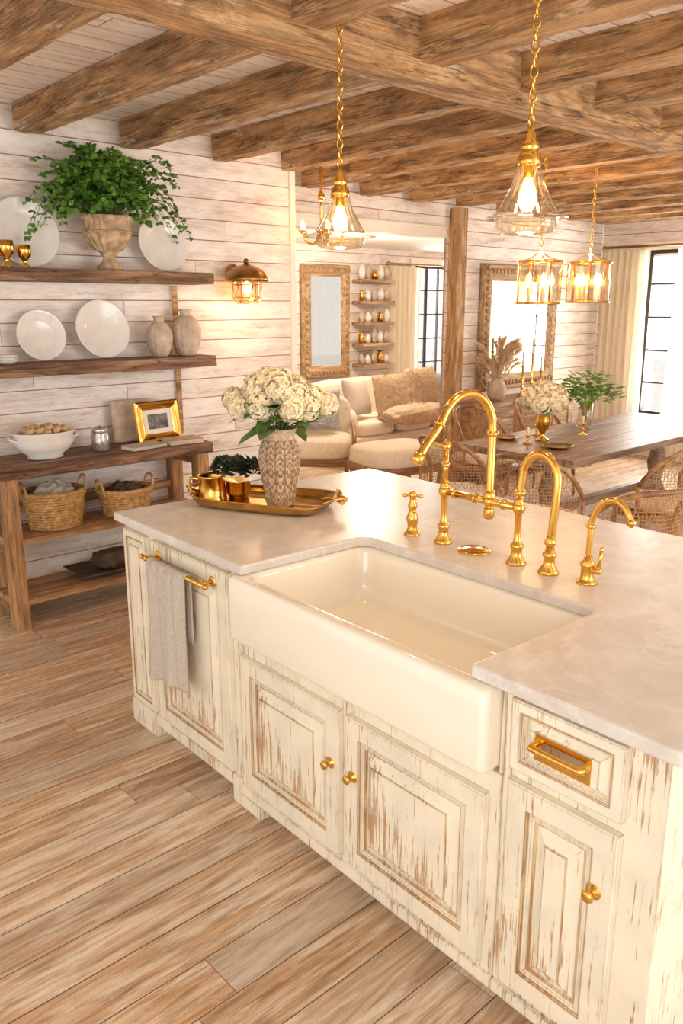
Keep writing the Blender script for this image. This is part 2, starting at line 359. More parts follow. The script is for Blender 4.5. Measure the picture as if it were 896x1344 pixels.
def trimframe(idx,W,Hh,loc,rz):
    mb=MB(); t=.09
    mb.bb(-t,W+t,-.03,.0,Hh,Hh+t);mb.bb(-t,W+t,-.05,.0,-t,0);mb.bb(-t,0,-.025,0,0,Hh);mb.bb(W,W+t,-.025,0,0,Hh)
    struct(mb.obj('trim_%d'%idx,[PLAST],loc,(0,0,rz),bevel=.005))
trimframe(2,1.28,1.82,(8.995,4.68,.5),-H); trimframe(3,.75,1.66,(8.7,7.995,.6),0)
mb=MB(); mb.bb(9.5,30,-10,30,-.4,-.3); mb.bb(0,9.5,8.6,30,-.4,-.3)
struct(mb.obj('ground',[simple('snowy ground',C(244,243,242),.9)]))
def curtain(W,Hh,label,loc,rz,waves=6,amp=.045):
    t=thing('curtain',label,'curtain',loc,rz,'cream window curtains'); mb=MB()
    def fn(u,v):
        g=.85+.15*(1-v)
        return (u*W*g+W*.075*v,amp*math.sin(u*waves*2*pi+.6*math.sin(v*3))*(.6+.4*v)+.01*math.sin(u*31+v*5),v*Hh)
    mb.grid(fn,waves*12,16); mb.obj('curtain_cloth',[CURT],parent=t); return t
curtain(.62,2.3,'cream floor-length linen curtain beside the dining window',(8.86,5.22,.02),-H,7,.035)
curtain(.7,2.3,'cream floor-length linen curtain beside the dining window',(8.86,4.36,.02),-H,7)
curtain(.62,2.2,'cream linen curtain beside the sitting room window',(8.1,7.88,.02),0,6)
def rod(a,b,label):
    d=Vector(b)-Vector(a); t=thing('curtain_rod',label,'curtain rod',a)
    mb=MB(); mb.tube([(0,0,0),tuple(d)],.012,8); mb.ell((0,0,0),(.05,.05,.05),10); mb.ell(tuple(d),(.05,.05,.05),10)
    for k in (.05,.95):
        q=d*k; nrm=Vector((1,0,0)) if abs(d.y)>abs(d.x) else Vector((0,1,0)); mb.tube([tuple(q),tuple(q+nrm*.12)],.008,6)
    mb.obj('rod',[BRONZE],parent=t)
rod((8.87,5.2,2.36),(8.87,3.0,2.36),'dark bronze curtain rod above the dining window')
rod((8.05,7.87,2.26),(9.5,7.87,2.26),'dark bronze curtain rod above the sitting room window')
# ---------------- island
ISL=[]
def door(w,h,parent,loc,name='door',mats=(PAINT,GLAZE,PAINT2)):
    mb=MB(); s=.056 if min(w,h)>.25 else .026; k=1. if s>.04 else .5
    p=[(0,0),(0,.018),(.004,.022),(s,.022),(s+.004*k,.014),(s+.010*k,.019),(s+.015*k,.018),(s+.018*k,.010),(s+.026*k,.008),(s+.056*k,.022),(s+.060*k,.025)]
    mb.rings(w,h,p,[0,0,2,1,2,0,0,1,2,1,2],None)
    return mb.obj(name,list(mats),loc,parent=parent)
def knob(parent,loc,name='knob'):
    mb=MB(); M=Matrix.Rotation(-H,4,'Y')
    mb.lathe([(.015,0),(.015,.003),(.007,.006),(.006,.016),(.012,.02),(.015,.025),(.012,.03),(.004,.032)],20,M=M); mb.lathe([(.018,0),(.018,.002),(.001,.003)],20,M=M)
    return mb.obj(name,[GOLD],loc,parent=parent)
FX=1.43
cab=thing('cabinet','antiqued cream island cabinet with paneled door and brass towel bar','cabinet',(FX,2.12,0)); ISL.append(cab)
mb=MB(); mb.bb(0,1.27,0,.81,.085,.884); mb.bb(.05,1.2,.02,.78,.0,.085); mb.obj('body',[PAINT2],parent=cab,bevel=.004)
mb=MB(); mb.bb(-.012,.06,-.0,.05,0,.11); mb.bb(-.012,.06,.62,.83,0,.11); mb.bb(-.01,.04,.05,.62,.06,.11);mb.bb(-.01,1.27,.81,.83,.0,.11); mb.obj('base_trim',[PAINT2],parent=cab,bevel=.006)
d=door(.53,.74,cab,(0,.03,.125))
bar=MB(); bar.tube([(-.07,.06,.69),(-.07,.50,.69)],.008,12)
for y in (.09,.47):
    bar.tube([(-.018,y,.69),(-.07,y,.69)],.008,10); bar.ell((-.07,y,.69),(.024,.024,.024),12)
    bar.lathe([(.02,0),(.02,.004),(.01,.008)],16,M=T(-.018,y,.69)@Matrix.Rotation(-H,4,'Y'))
for y in (.055,.505): bar.ell((-.07,y,.69),(.022,.028,.022),12)
bar.obj('towel_bar',[GOLD],parent=d)
door(.19,.74,cab,(0,.60,.125),'side_panel')
mb=MB(); mb.rings(1.1,.72,[(0,0),(0,.012),(.07,.012),(.078,.002),(.09,.002),(.12,.01)],[0,0,1,1,0,0],M=T(.08,.81,.13)@Matrix.Rotation(-H,4,'Z')); mb.obj('end_panel',[PAINT,GLAZE],parent=cab)
cab=thing('cabinet','antiqued cream sink base cabinet with two raised panel doors','cabinet',(FX,1.0,0)); ISL.append(cab)
mb=MB(); mb.bb(0,1.27,.001,1.119,.085,.655); mb.bb(.56,1.27,.001,1.119,.655,.884); mb.bb(.05,1.2,.001,1.119,0,.085)
mb.bb(0,.56,1.095,1.119,.655,.884); mb.bb(0,.56,.001,.012,.655,.884)
mb.obj('body',[PAINT2],parent=cab,bevel=.003)
mb=MB(); mb.bb(-.01,.04,.001,1.119,.05,.09); mb.bb(-.012,.05,1.0,1.119,0,.05); mb.obj('base_trim',[PAINT2],parent=cab,bevel=.006)
for y,k in ((.035,.475),(.575,.035)):
    d=door(.51,.48,cab,(0,y,.115)); knob(d,(-.021,k,.30))
cab=thing('cabinet','antiqued cream island cabinet with drawer, door and brass hardware','cabinet',(FX,.60,0)); ISL.append(cab)
mb=MB(); mb.bb(0,1.27,0,.399,.085,.884); mb.bb(.05,1.2,0.02,.399,0,.085); mb.obj('body',[PAINT2],parent=cab,bevel=.004)
mb=MB(); mb.bb(-.012,.06,-.01,.09,0,.085); mb.bb(-.01,.04,.09,.399,.05,.085); mb.obj('base_trim',[PAINT2],parent=cab,bevel=.006)
d=door(.285,.175,cab,(0,.085,.70),'drawer',(PAINT,PAINT2,PAINT))
mb=MB()
mb.rings(.14,.062,[(0,0),(0,.004),(.003,.009),(.011,.009),(.015,.003)],[0]*5,M=T(-.022,.0725,.0565))
mb.tube(crv([(-.026,.080,.099),(-.050,.081,.099),(-.054,.090,.097),(-.054,.195,.097),(-.050,.204,.099),(-.026,.205,.099)],5),.0085,10)
mb.obj('drawer_handle',[GOLD],parent=d)
d=door(.285,.555,cab,(0,.085,.115)); knob(d,(-.021,.045,.40))
mb=MB()
o2=[(1.40,.57),(2.80,.57),(2.80,2.97),(1.40,2.97),(1.40,2.045),(1.905,2.045),(1.935,2.015),(1.935,1.115),(1.905,1.085),(1.40,1.085)]
v=[(x,y,.885) for x,y in o2]+[(x,y,.92) for x,y in o2]; n=len(o2)
mb.add(v,[tuple(range(n-1,-1,-1)),tuple(range(n,2*n))]+[(i,(i+1)%n,(i+1)%n+n,i+n) for i in range(n)],0)
o=mb.obj('countertop',[COUNT],bevel=.007,seg=3); tag(o,'pale veined stone countertop of the kitchen island','countertop'); ISL.append(o)
sk=thing('farmhouse_sink','glossy ivory fireclay apron-front farmhouse sink','sink'); ISL.append(sk)
mb=MB(); nc=8; lv=[]
def rrect(x0,x1,y0,y1,r):
    o=[]
    for cx_,cy_,a0 in ((x1-r,y1-r,0),(x0+r,y1-r,pi/2),(x0+r,y0+r,pi),(x1-r,y0+r,1.5*pi)):
        for k in range(nc+1): a=a0+k*pi/2/nc; o.append((cx_+r*math.cos(a),cy_+r*math.sin(a)))
    return o
SP=[(.012,.665,.014),(.003,.669,.020),(0,.678,.022),(0,.868,.022),(.003,.877,.022),(.009,.8825,.022),(.016,.8838,.022),(.036,.8838,.045),(.043,.8825,.05),(.049,.877,.052),(.052,.866,.055),(.060,.76,.062),(.064,.73,.066),(.074,.706,.072),(.092,.691,.078),(.115,.685,.075),(.20,.682,.05)]
for ins,z,r_ in SP:
    lv.append([(x,y,z) for x,y in rrect(1.372+ins,1.985-ins,1.015+ins,2.092-ins,r_)])
K=len(lv[0]); vv=[p for l_ in lv for p in l_]; ff=[(j*K+i,j*K+(i+1)%K,(j+1)*K+(i+1)%K,(j+1)*K+i) for j in range(len(lv)-1) for i in range(K)]
ff.append(tuple(range(K-1,-1,-1))); ff.append(tuple((len(lv)-1)*K+i for i in range(K)))
mb.add(vv,ff,0,True); mb.obj('basin',[SINK],parent=sk)
mb=MB(); mb.lathe([(.045,0),(.045,.004),(.036,.005),(.03,.001),(.004,.001)],28,c=(1.60,1.55,.683)); mb.obj('drain',[GOLD],parent=sk)
t=thing('hand_towel','oatmeal linen hand towel draped over the brass towel bar','towel',(FX-.07,2.36,0)); ISL.append(t)
mb=MB()
def tw(u,v):
    g=1-.06*math.sin(min(1,v*1.3)*pi)-.10*(v if v<.8 else .8)
    y=.10+(u-.5)*.29*g
    fold=.013*math.sin(u*13+v*1.5)*(1-.5*v)+.006*math.sin(u*29)
    if v<.8:
        z=.37+(.812-.37)*(v/.8)+.012*math.sin(u*5)*(1-v); x=-.018+fold-.006*(1-v)
    elif v<.87:
        a=(v-.8)/.07*pi; x=-.013*math.cos(a)+fold*.3; z=.812+.014*math.sin(a)
    else:
        z=.812-(v-.87)/.13*.25; x=.014+fold*.25
    return (x,y,z)
mb.grid(tw,44,60); mb.obj('towel_cloth',[LINEN],parent=t,solid=.005)
# faucets
def post(mb,z1,x=0,y=0,r=.011):
    mb.lathe([(.033,0),(.033,.006),(.027,.012),(.025,.02),(.018,.028),(.017,.05),(.022,.056),(.022,.064),(.015,.07),(r,.09),(r,z1-.03),(r+.006,z1-.026),(r+.006,z1-.016),(r,z1-.01),(r+.002,z1),(.001,z1+.002)],28,c=(x,y,0))
fa=thing('bridge_faucet','polished brass bridge faucet with tall gooseneck spout behind the sink','faucet',(2.09,1.61,.92)); ISL.append(fa)
for y in (-.12,.197): mb=MB(); post(mb,.22,0,y); mb.obj('pedestal',[GOLD],parent=fa)
mb=MB(); mb.tube([(0,-.12,.185),(0,.197,.185)],.012,16)
for y in (-.12,.197,0): mb.ell((0,y,.185),(.042,.042,.046),18)
for y in (-.06,.06,.15): mb.lathe([(.011,-.006),(.017,-.004),(.017,.004),(.011,.006)],20,M=T(0,y,.185)@Matrix.Rotation(H,4,'X'))
mb.obj('bridge',[GOLD],parent=fa)
mb=MB(); pts=[(0,0,.15),(0,0,.2),(0,0,.3),(0,0,.40)]
for k in range(1,13):
    a=pi*k/12*.86; pts.append((-.125+.125*math.cos(a),0,.42+.125*math.sin(a)))
pts+= [(-.262,0,.445),(-.30,0,.41),(-.335,0,.372)]
pts=crv(pts,4); mb.tube(pts,.0135,16)
mb.lathe([(.02,0),(.022,.01),(.016,.02),(.013,.03)],20,c=(0,0,.195)); mb.lathe([(.0125,0),(.019,.004),(.019,.014),(.0125,.018)],20,c=(0,0,.40)); mb.lathe([(.001,-.06),(.014,-.058),(.02,-.05),(.016,-.03),(.016,-.02)],20,c=(0,0,.185))
d=Vector((-.04,0,-.042)).normalized(); q=Vector((-.335,0,.372)); mb.tube([q-d*.012,q-d*.01,q+d*.02,q+d*.022],[.013,.019,.019,.013],18)
mb.tube([(-.245,0,.462),(-.25,0,.456)],[.019,.019],18)
mb.obj('spout',[GOLD],parent=fa)
def lever(mb,x,y,z,a):
    M=T(x,y,z)@Mz(a); mb.lathe([(.012,0),(.017,.006),(.017,.018),(.008,.03),(.003,.034)],20,M=M); mb.tube(crv([(0,0,.014),(.03,0,.018),(.06,0,.03),(.075,0,.033)],4),[.006]*9+[.005,.005,.007,.008],10,M=M)
mb=MB(); mb.tube([(0,.197,.2),(0,.197,.33)],.0095,14); mb.lathe([(.0095,0),(.015,.004),(.015,.012),(.0095,.016)],18,c=(0,.197,.27)); lever(mb,0,.197,.33,pi*.8); mb.obj('handle',[GOLD],parent=fa)
fa=thing('side_faucet','polished brass arched faucet joining two pedestals on the counter','faucet',(2.09,1.365,.92)); ISL.append(fa)
mb=MB(); post(mb,.12,0,0,.0125)
pts=[(0,0,.1),(0,-.006,.17),(0,-.012,.25)]
for k in range(1,12):
    a=pi*k/12; pts.append((0,.052-.066*math.cos(a),.28+.088*math.sin(a)))
pts+=[(0,.122,.25),(0,.124,.226)]
mb.tube(crv(pts,4),.0125,16); mb.lathe([(.0115,0),(.019,.004),(.019,.016),(.0115,.02)],20,c=(0,.1235,.225)); mb.obj('spout',[GOLD],parent=fa)
fa=thing('filter_faucet','small polished brass filtered water faucet with side lever','faucet',(2.10,1.235,.92)); ISL.append(fa)
mb=MB(); mb.lathe([(.031,0),(.031,.005),(.024,.01),(.02,.016),(.019,.05),(.023,.054),(.023,.062),(.014,.072),(.01,.09)],28)
mb.tube(crv([(0,0,.07),(0,0,.15),(0,-.004,.2),(0,-.03,.25),(0,-.07,.268),(0,-.105,.25),(0,-.128,.215)],6),.009,14); mb.lathe([(.0085,0),(.014,.003),(.014,.01),(.0085,.014)],18,c=(0,0,.17))
mb.lathe([(.012,-.01),(.012,.01)],14,M=T(0,-.128,.213)@Matrix.Rotation(.5,4,'X')); mb.obj('spout',[GOLD],parent=fa)
mb=MB(); mb.tube([(0,0,.04),(.0,-.035,.045)],.009,12); mb.ell((0,-.035,.045),(.024,.024,.024),12); mb.tube([(0,-.035,.05),(0,-.042,.11)],[.006,.005],10); mb.ell((0,-.042,.112),(.013,.013,.02),10); mb.obj('handle',[GOLD],parent=fa)
fa=thing('soap_dispenser','small brass dispenser with crossed handles beside the faucet','dispenser',(2.08,1.95,.92)); ISL.append(fa)
mb=MB(); mb.lathe([(.03,0),(.03,.006),(.022,.012),(.016,.03),(.02,.05),(.023,.06),(.018,.075),(.012,.09),(.017,.105),(.017,.115),(.01,.125),(.012,.14),(.016,.15),(.01,.16),(.001,.163)],24); mb.obj('body',[GOLD],parent=fa)
for z,l,a in ((.098,.045,.9),(.145,.03,2.2)):
    mb=MB(); dd=Vector((math.cos(a),math.sin(a),0)); mb.tube([-dd*l+Vector((0,0,z)),dd*l+Vector((0,0,z))],.0045,8)
    for s in (-1,1): mb.ell(tuple(dd*l*s+Vector((0,0,z))),(.016,.016,.016),10)
    mb.obj('handle',[GOLD],parent=fa)
mb=MB(); mb.lathe([(.056,0),(.056,.004),(.05,.009),(.042,.006),(.036,.011),(.001,.013)],36); o=mb.obj('counter_cap',[GOLD],(2.09,1.666,.92)); tag(o,'round brass button cap set in the countertop','cap'); ISL.append(o)
# tray
t=thing('serving_tray','long antique brass tray with raised rim and curled handles','tray',(1.93,2.665,.921),math.radians(-61)); ISL.append(t)
mb=MB()
def tr(u,v):
    a=u*2*pi; i5=min(5,int(v*5+.001)); rr=[.0,.55,.88,.93,.97,1.0][i5]; zz=[.006,.006,.007,.020,.040,.044][i5]
    ca,sa=math.cos(a),math.sin(a); L=.30*(abs(ca)**.42)*(1 if ca>0 else -1); W=.165*(abs(sa)**.42)*(1 if sa>0 else -1)
    return (L*rr,W*rr,zz+.005*(rr>.9)*math.sin(a*2))
mb.grid(tr,96,5); mb.obj('dish',[GOLDO],parent=t,solid=.004)
for s in (-1,1):
    mb=MB(); mb.grid(lambda u,v:(s*(.29+u*.065),(v-.5)*(.15*(1-u)**.8+.03),.042+.012*math.sin(u*4)+.03*(abs(v-.5)*2)**2*(1-u)),10,8)
    mb.tube(crv([(s*.29,-.07,.044),(s*.32,-.045,.056),(s*.35,-.012,.058),(s*.365,0,.05),(s*.35,.012,.058),(s*.32,.045,.056),(s*.29,.07,.044)],4),.005,8)
    mb.obj('tray_handle',[GOLDO],parent=t,solid=.003)
# vase
VX,VY=1.965,2.60
t=thing('carved_vase','tall carved pale wood vase with herringbone texture on the tray','vase',(VX,VY,.931)); ISL.append(t)
pf=[(.054,0),(.058,.008),(.062,.05),(.072,.11),(.081,.17),(.082,.205),(.077,.24),(.067,.265),(.062,.28),(.065,.297),(.073,.318)]
pc=crv([(a,0,b) for a,b in pf],4); prof=[(p.x,p.z) for p in pc]+[(.066,.316),(.058,.285),(.056,.2)]
def hq(a,z):
    w=(a*13/(2*pi))%1; s=abs(w-.5)*2; return w,(z*42+s*.9)%1
def herr(a,z):
    if z>.272 or z<.012: return 1
    w,q=hq(a,z); return 1+(.045 if q<.6 else 0)*(1 if .1<w<.9 else 0)
def herm(a,z):
    if z>.272 or z<.012: return 0
    w,q=hq(a,z); return 0 if (q<.6 and .1<w<.9) else 1
mb=MB(); mb.lathe(prof,156,fn=herr,mf=herm); mb.obj('vase_body',[CARV,CARVD],parent=t)
def leafm(mb,p,d,nrm,L,W,m=0,cup=.15):
    d=Vector(d).normalized(); s=d.cross(Vector(nrm)); s=s.normalized() if s.length>1e-4 else d.orthogonal().normalized(); nn=s.cross(d)
    P=Vector(p); a=P; b=P+d*L*.4+s*W*.5+nn*W*cup; c=P+d*L*.4-s*W*.5+nn*W*cup; e=P+d*L*.45; g=P+d*L-nn*L*.12; b2=P+d*L*.75+s*W*.36; c2=P+d*L*.75-s*W*.36; e2=P+d*L*.75-nn*L*.03
    mb.add([a,b,e,c,b2,e2,c2,g],[(0,2,1),(0,3,2),(1,2,5,4),(2,3,6,5),(4,5,7),(5,6,7)],m,True)
def fib(n):
    for i in range(n):
        z=1-2*(i+.5)/n; a=i*2.39996; r=math.sqrt(1-z*z); yield Vector((r*math.cos(a),r*math.sin(a),z))
def hydr(mb,c,r,n=90,ps=.019):
    for d in fib(n):
        d=(d+Vector((R.uniform(-.2,.2),R.uniform(-.2,.2),R.uniform(-.2,.2)))).normalized(); rr=r*(1+.2*noise.noise(d*3+Vector(c)*10)+R.uniform(-.06,.06))
        p=Vector(c)+d*rr; t=d.orthogonal().normalized(); t=Matrix.Rotation(R.uniform(0,6),3,d)@t; b=d.cross(t)
        for k in range(4):
            a=k*pi/2; u=t*math.cos(a)+b*math.sin(a); w=d.cross(u); L=ps*R.uniform(.85,1.15)
            mb.add([p,p+u*L*.6+w*L*.48+d*L*.3,p+u*L*1.1+d*L*.1,p+u*L*.6-w*L*.48+d*L*.3],[(0,1,2,3)],0,False)
    mb.ell(c,(r*1.6,)*3,12)
def bouquet(loc,heads,label,stemz,leaves=14,ps=.019,nn=90,rr=.17):
    t=thing('hydrangea_bouquet',label,'flowers',loc)
    for c,r in heads:
        mb=MB(); hydr(mb,c,r,nn,ps); mb.obj('flower_head',[PETAL],parent=t)
    for c,r in heads: mb=MB(); mb.tube(crv([(c[0]*.12,c[1]*.12,stemz),(c[0]*.2,c[1]*.2,0),(c[0]*.8,c[1]*.8,c[2]-r*.8)],4),.004,6); mb.obj('stem',[STEM],parent=t)
    mb=MB()
    for k in range(leaves):
        a=k*2*pi/leaves+R.uniform(-.3,.3); d=Vector((math.cos(a),math.sin(a),R.uniform(-.5,.45))); leafm(mb,(d.x*rr*.3,d.y*rr*.3,R.uniform(.0,.09)),d,(0,0,1),rr*R.uniform(.6,1.05),rr*.45)
    mb.obj('leaves',[LEAF2],parent=t); return t
hd=[((0,0,.185),.072),((.085,-.02,.155),.068),((-.085,.04,.165),.07),((.03,-.09,.14),.066),((-.045,-.07,.165),.066),((.055,.08,.16),.068),((-.035,.11,.13),.062),((.125,-.09,.12),.06),((-.155,.09,.085),.052),((.02,-.02,.12),.08),((.15,.0,.11),.058),((.075,-.13,.09),.055),((-.11,-.01,.10),.062),((-.02,.06,.20),.055),((.18,-.15,.095),.048),((-.15,.15,.12),.048),((-.02,-.13,.085),.05)]
hd=[((c[0]*.84,c[1]*.84,c[2]*.92+.008),r*.86) for c,r in hd]
o=bouquet((VX,VY,1.245),hd,'bouquet of cream hydrangeas with green leaves in the carved vase',-.2,28,.016,100,.17); ISL.append(o)
t=thing('brass_mug','polished brass mug with curled handle on the tray','mug',(1.80,2.86,.931),2.4); ISL.append(t); mb=MB()
mb.lathe([(.001,.004),(.05,.003),(.056,0),(.058,.006),(.052,.014),(.050,.05),(.052,.088),(.056,.094),(.052,.096),(.047,.088),(.046,.012),(.001,.01)],36,cap=False); mb.obj('cup',[GOLD],parent=t)
mb=MB(); mb.tube(crv([(.05,0,.078),(.085,0,.08),(.088,0,.05),(.075,0,.025),(.05,0,.02)],5),.006,8); mb.obj('handle',[GOLD],parent=t); t.scale=(1.1,)*3
t=thing('rosette_plant','dark green-brown leafy rosette plant in a small brass pot','plant',(1.905,2.82,.928)); ISL.append(t)
mb=MB(); mb.lathe([(.001,0),(.04,0),(.05,.03),(.053,.075),(.056,.08),(.05,.08),(.001,.07)],28,cap=False); mb.obj('pot',[GOLD],parent=t); mb=MB()
fl=list(fib(210))
for cc in ((0,0,.115),(.05,-.035,.11),(-.03,.055,.12),(-.035,-.03,.125)):
    for k in range(0,130,2):
        d=fl[k]; c=Vector(cc); leafm(mb,c+Vector((d.x*.035,d.y*.035,d.z*.03)),(d+Vector((0,0,.2))),(0,0,1) if abs(d.z)<.8 else (1,0,0),R.uniform(.03,.05),.03,cup=.3)
mb.obj('foliage',[DLEAF],parent=t)
# ---------------- shelves + wall things
def slab(name,L,W,Hh,loc,label,cat,mat=SHELFW,seed=1,amp=.007):
    o=beam(L,W,Hh,seed,name=name,mat=mat,loc=loc,amp=amp); return tag(o,label,cat)
for zt,sd in ((1.92,61),(1.42,62)): slab('wall_shelf',2.14,.25,.07,(.8,4.495,zt-.035),'thick dark reclaimed wood shelf mounted on the shiplap wall','shelf',seed=sd)
t=thing('shelf_bracket','slim tan wooden upright supporting the wall shelves','bracket',(2.81,4.626,.0)); mb=MB(); mb.bb(-.018,.018,-.004,.004,.91,1.345); mb.bb(-.018,.018,-.004,.004,1.425,1.845); mb.obj('strap',[CONSW],parent=t)
def plate(r,loc,lean,label,group):
    mb=MB(); n=96
    mb.lathe([(.001,.0),(r*.55,0),(r*.6,.004),(r*.72,.012),(r*.97,.022),(r,.024),(r,.027),(r*.97,.026),(r*.9,.024),(r*.86,.021),(r*.72,.016),(r*.6,.008),(r*.55,.005),(.001,.005)],n,cap=False,fn=lambda a,z:1+(.008*math.cos(a*24) if z>.02 else 0))
    o=mb.obj('plate',[WHITEC],loc,(pi/2-lean,0,0)); return tag(o,label,'plate',group)
def leanp(r,x,zt,label,g,lean=.2,yb=4.60): return plate(r,(x,yb-r*math.sin(lean),zt+r*math.cos(lean)+.005),lean,label,g)
leanp(.185,1.86,1.92,'large white scalloped plate leaning beside the fern','plates on the top shelf'); leanp(.165,2.70,1.92,'white plate leaning behind the fern urn','plates on the top shelf')
leanp(.14,1.90,1.42,'small white dinner plate leaning on the middle shelf','plates on the middle shelf'); leanp(.168,2.27,1.42,'large white dinner plate leaning on the middle shelf','plates on the middle shelf')
for i,(x,y,s) in enumerate(((1.60,4.47,1.),(1.70,4.43,1.1),(1.80,4.44,.95))):
    mb=MB(); mb.lathe([(.001,0),(.03,0),(.032,.004),(.012,.02),(.012,.035),(.034,.06),(.04,.09),(.038,.12),(.035,.12),(.036,.09),(.03,.065),(.001,.045)],28,cap=False); o=mb.obj('brass_goblet',[GOLD],(x,y,1.921)); o.scale=(s,)*3; tag(o,'small brass goblet on the top shelf','goblet','brass goblets on the top shelf')
def rv(r,h,loc,label):
    pr=[(.001,0),(.45*r,0),(.6*r,.04*h),(.9*r,.25*h),(r,.45*h),(.93*r,.65*h),(.6*r,.82*h),(.42*r,.88*h),(.4*r,.94*h),(.5*r,h),(.38*r,h),(.3*r,.85*h),(.001,.5*h)]
    mb=MB(); mb.lathe([(max(.001,p.x),p.z) for p in crv([(a,0,b) for a,b in pr],3)],72,cap=False,fn=lambda a,z:1+.045*abs(math.cos(a*8))*(1 if z<.85*h else 0)); o=mb.obj('gourd_vase',[STONEV],loc); tag(o,label,'vase','ribbed clay vases')
rv(.078,.24,(2.615,4.50,1.421),'small ribbed weathered clay vase on the middle shelf'); rv(.09,.28,(2.80,4.49,1.421),'larger ribbed weathered clay vase on the middle shelf')
mb=MB()
for k in range(3): mb.lathe([(.001,0),(.035,0),(.06,.018),(.062,.022),(.055,.02),(.03,.008),(.001,.006)],24,c=(0,0,k*.014),cap=False)
o=mb.obj('small_bowl',[WHITEC],(1.66,4.46,1.421)); tag(o,'stack of small white bowls on the middle shelf','bowl')
# fern
t=thing('potted_fern','lush green fern in a weathered carved urn on the shelf','potted plant',(2.30,4.47,1.921))
P=[(.001,0),(.078,0),(.08,.015),(.062,.03),(.04,.055),(.038,.075),(.052,.085),(.055,.095),(.08,.11),(.105,.135),(.128,.17),(.136,.195),(.14,.22),(.137,.25),(.145,.262),(.16,.275),(.162,.29),(.15,.292),(.13,.28),(.001,.265)]
def urf(a,z):
    if .1<z<.2: return 1+.11*abs(math.sin(a*9))
    if .2<=z<.26: return 1+.04*math.sin(a*22)
    return 1+(.02*math.sin(a*30) if z>.26 else 0)
mb=MB(); mb.lathe([(r*.93,z) for r,z in P],144,cap=False,fn=urf,sc=(1,.85)); mb.tube([(.138*math.cos(i*2*pi/36),.117*math.sin(i*2*pi/36),.205) for i in range(36)],.006,6,closed=True); mb.obj('urn',[URNM],parent=t)
mb=MB(); sm=MB()
for k in range(210):
    a=R.uniform(0,2*pi); el=R.uniform(.05,1.5)
    L=R.uniform(.15,.42)*(1.12 if k%6==0 else 1); dx,dy=math.cos(a),math.sin(a)
    if el>1.: L=min(L,.37)
    dr=(R.uniform(.2,.5)*L if abs(dx)>.75 and el<.5 else R.uniform(0,.12)*L)
    p0=Vector((dx*.05,dy*.05,.28)); up=L*math.sin(el); ou=L*math.cos(el)
    path=crv([p0,p0+Vector((dx*ou*.4,dy*ou*.4,up*.6+.05)),p0+Vector((dx*ou*.8,dy*ou*.8,up*.88+.04)),p0+Vector((dx*ou*1.1,dy*ou*1.1,up*.95-dr+.02))],4)
    for p in path: p.y=min(p.y,.075+.02*R.random())
    sm.tube(path,.0015,4,cap=False)
    for i in range(3,len(path)):
        tn=(path[i]-path[i-1]); tn=tn.normalized() if tn.length>1e-4 else Vector((1,0,0)); sd=tn.cross(Vector((0,0,1))); sd=sd.normalized() if sd.length>.01 else Vector((1,0,0))
        for s in (-1,1):
            dd=(sd*s+tn*.6+Vector((R.uniform(-.5,.5),R.uniform(-.5,.5),R.uniform(-.5,.5))));
            if path[i].y>.05: dd.y=-abs(dd.y)
            q=R.uniform(.024,.05); leafm(mb,path[i],dd,(R.uniform(-.9,.9),R.uniform(-1.4,.4),.8),q,q*.72)
mb.obj('foliage',[LEAF],parent=t); sm.obj('stem',[STEM],parent=t)
# wall lamp
t=thing('wall_lamp','brass dome wall sconce with caged amber glass on shiplap','lamp',(3.27,4.485,1.885))
mb=MB(); mb.lathe([(.001,.115),(.012,.115),(.02,.10),(.04,.092),(.08,.08),(.12,.05),(.138,.015),(.142,-.008),(.138,-.008),(.125,.01),(.11,.035),(.001,.065)],40,cap=False); mb.ell((0,0,.12),(.035,.035,.035),12); mb.bb(-.03,.03,.06,.165,.03,.06); mb.lathe([(.001,0),(.055,0),(.055,.015),(.035,.02),(.001,.02)],28,M=T(0,.145,.05)@Matrix.Rotation(-H,4,'X')); mb.obj('lamp_shade',[BRONZE],parent=t)
mb=MB(); mb.lathe([(.085,.02),(.088,-.03),(.084,-.11),(.07,-.135),(.001,-.14)],48,cap=False,fn=lambda a,z:1+.03*abs(math.sin(a*12))); mb.obj('glass_globe',[AMBER],parent=t)
mb=MB()
for k in range(6): a=k*pi/3+.3; mb.tube([(math.cos(a)*.096,math.sin(a)*.096,.03),(math.cos(a)*.094,math.sin(a)*.094,-.11),(math.cos(a)*.07,math.sin(a)*.07,-.145)],.004,6)
for z,r in ((-.03,.096),(-.11,.094),(-.145,.07)): mb.tube(circ(r,z,24),.004,6,closed=True)
mb.obj('cage',[GOLD],parent=t); mb=MB(); mb.ell((0,0,-.05),(.06,.06,.09),14); mb.obj('bulb',[BULB],parent=t)
# console
t=thing('console_table','rustic reclaimed wood console table with two lower shelves','console table',(1.48,4.23,0))
def part(nm,L,W,Hh,loc,rot=(0,0,0),seed=1,mat=CONSW,amp=.004): o=beam(L,W,Hh,seed,name=nm,mat=mat,loc=loc,rot=rot,amp=amp); o.parent=t; return o
part('table_top',1.34,.40,.065,(-.03,.195,.872),seed=5,mat=SHELFW,amp=.006)
k=0
for x in (.05,1.24):
    for y in (.04,.35): part('leg',.84,.075,.08,(x,y,0),(0,-H,0),seed=7+k); k+=1
part('shelf',1.24,.34,.035,(.03,.2,.485),seed=14); part('shelf',1.24,.34,.035,(.03,.2,.145),seed=15)
part('rail',1.12,.03,.05,(.09,.36,.60),seed=16)
for x in (.05,1.24):
    for z in (.44,.10,.79): part('rail',.26,.04,.055,(x,.07,z),(0,0,H),seed=17+int(z*10))
t=thing('tureen','white oval ceramic tureen bowl with handles on the console','bowl',(1.80,4.40,.906))
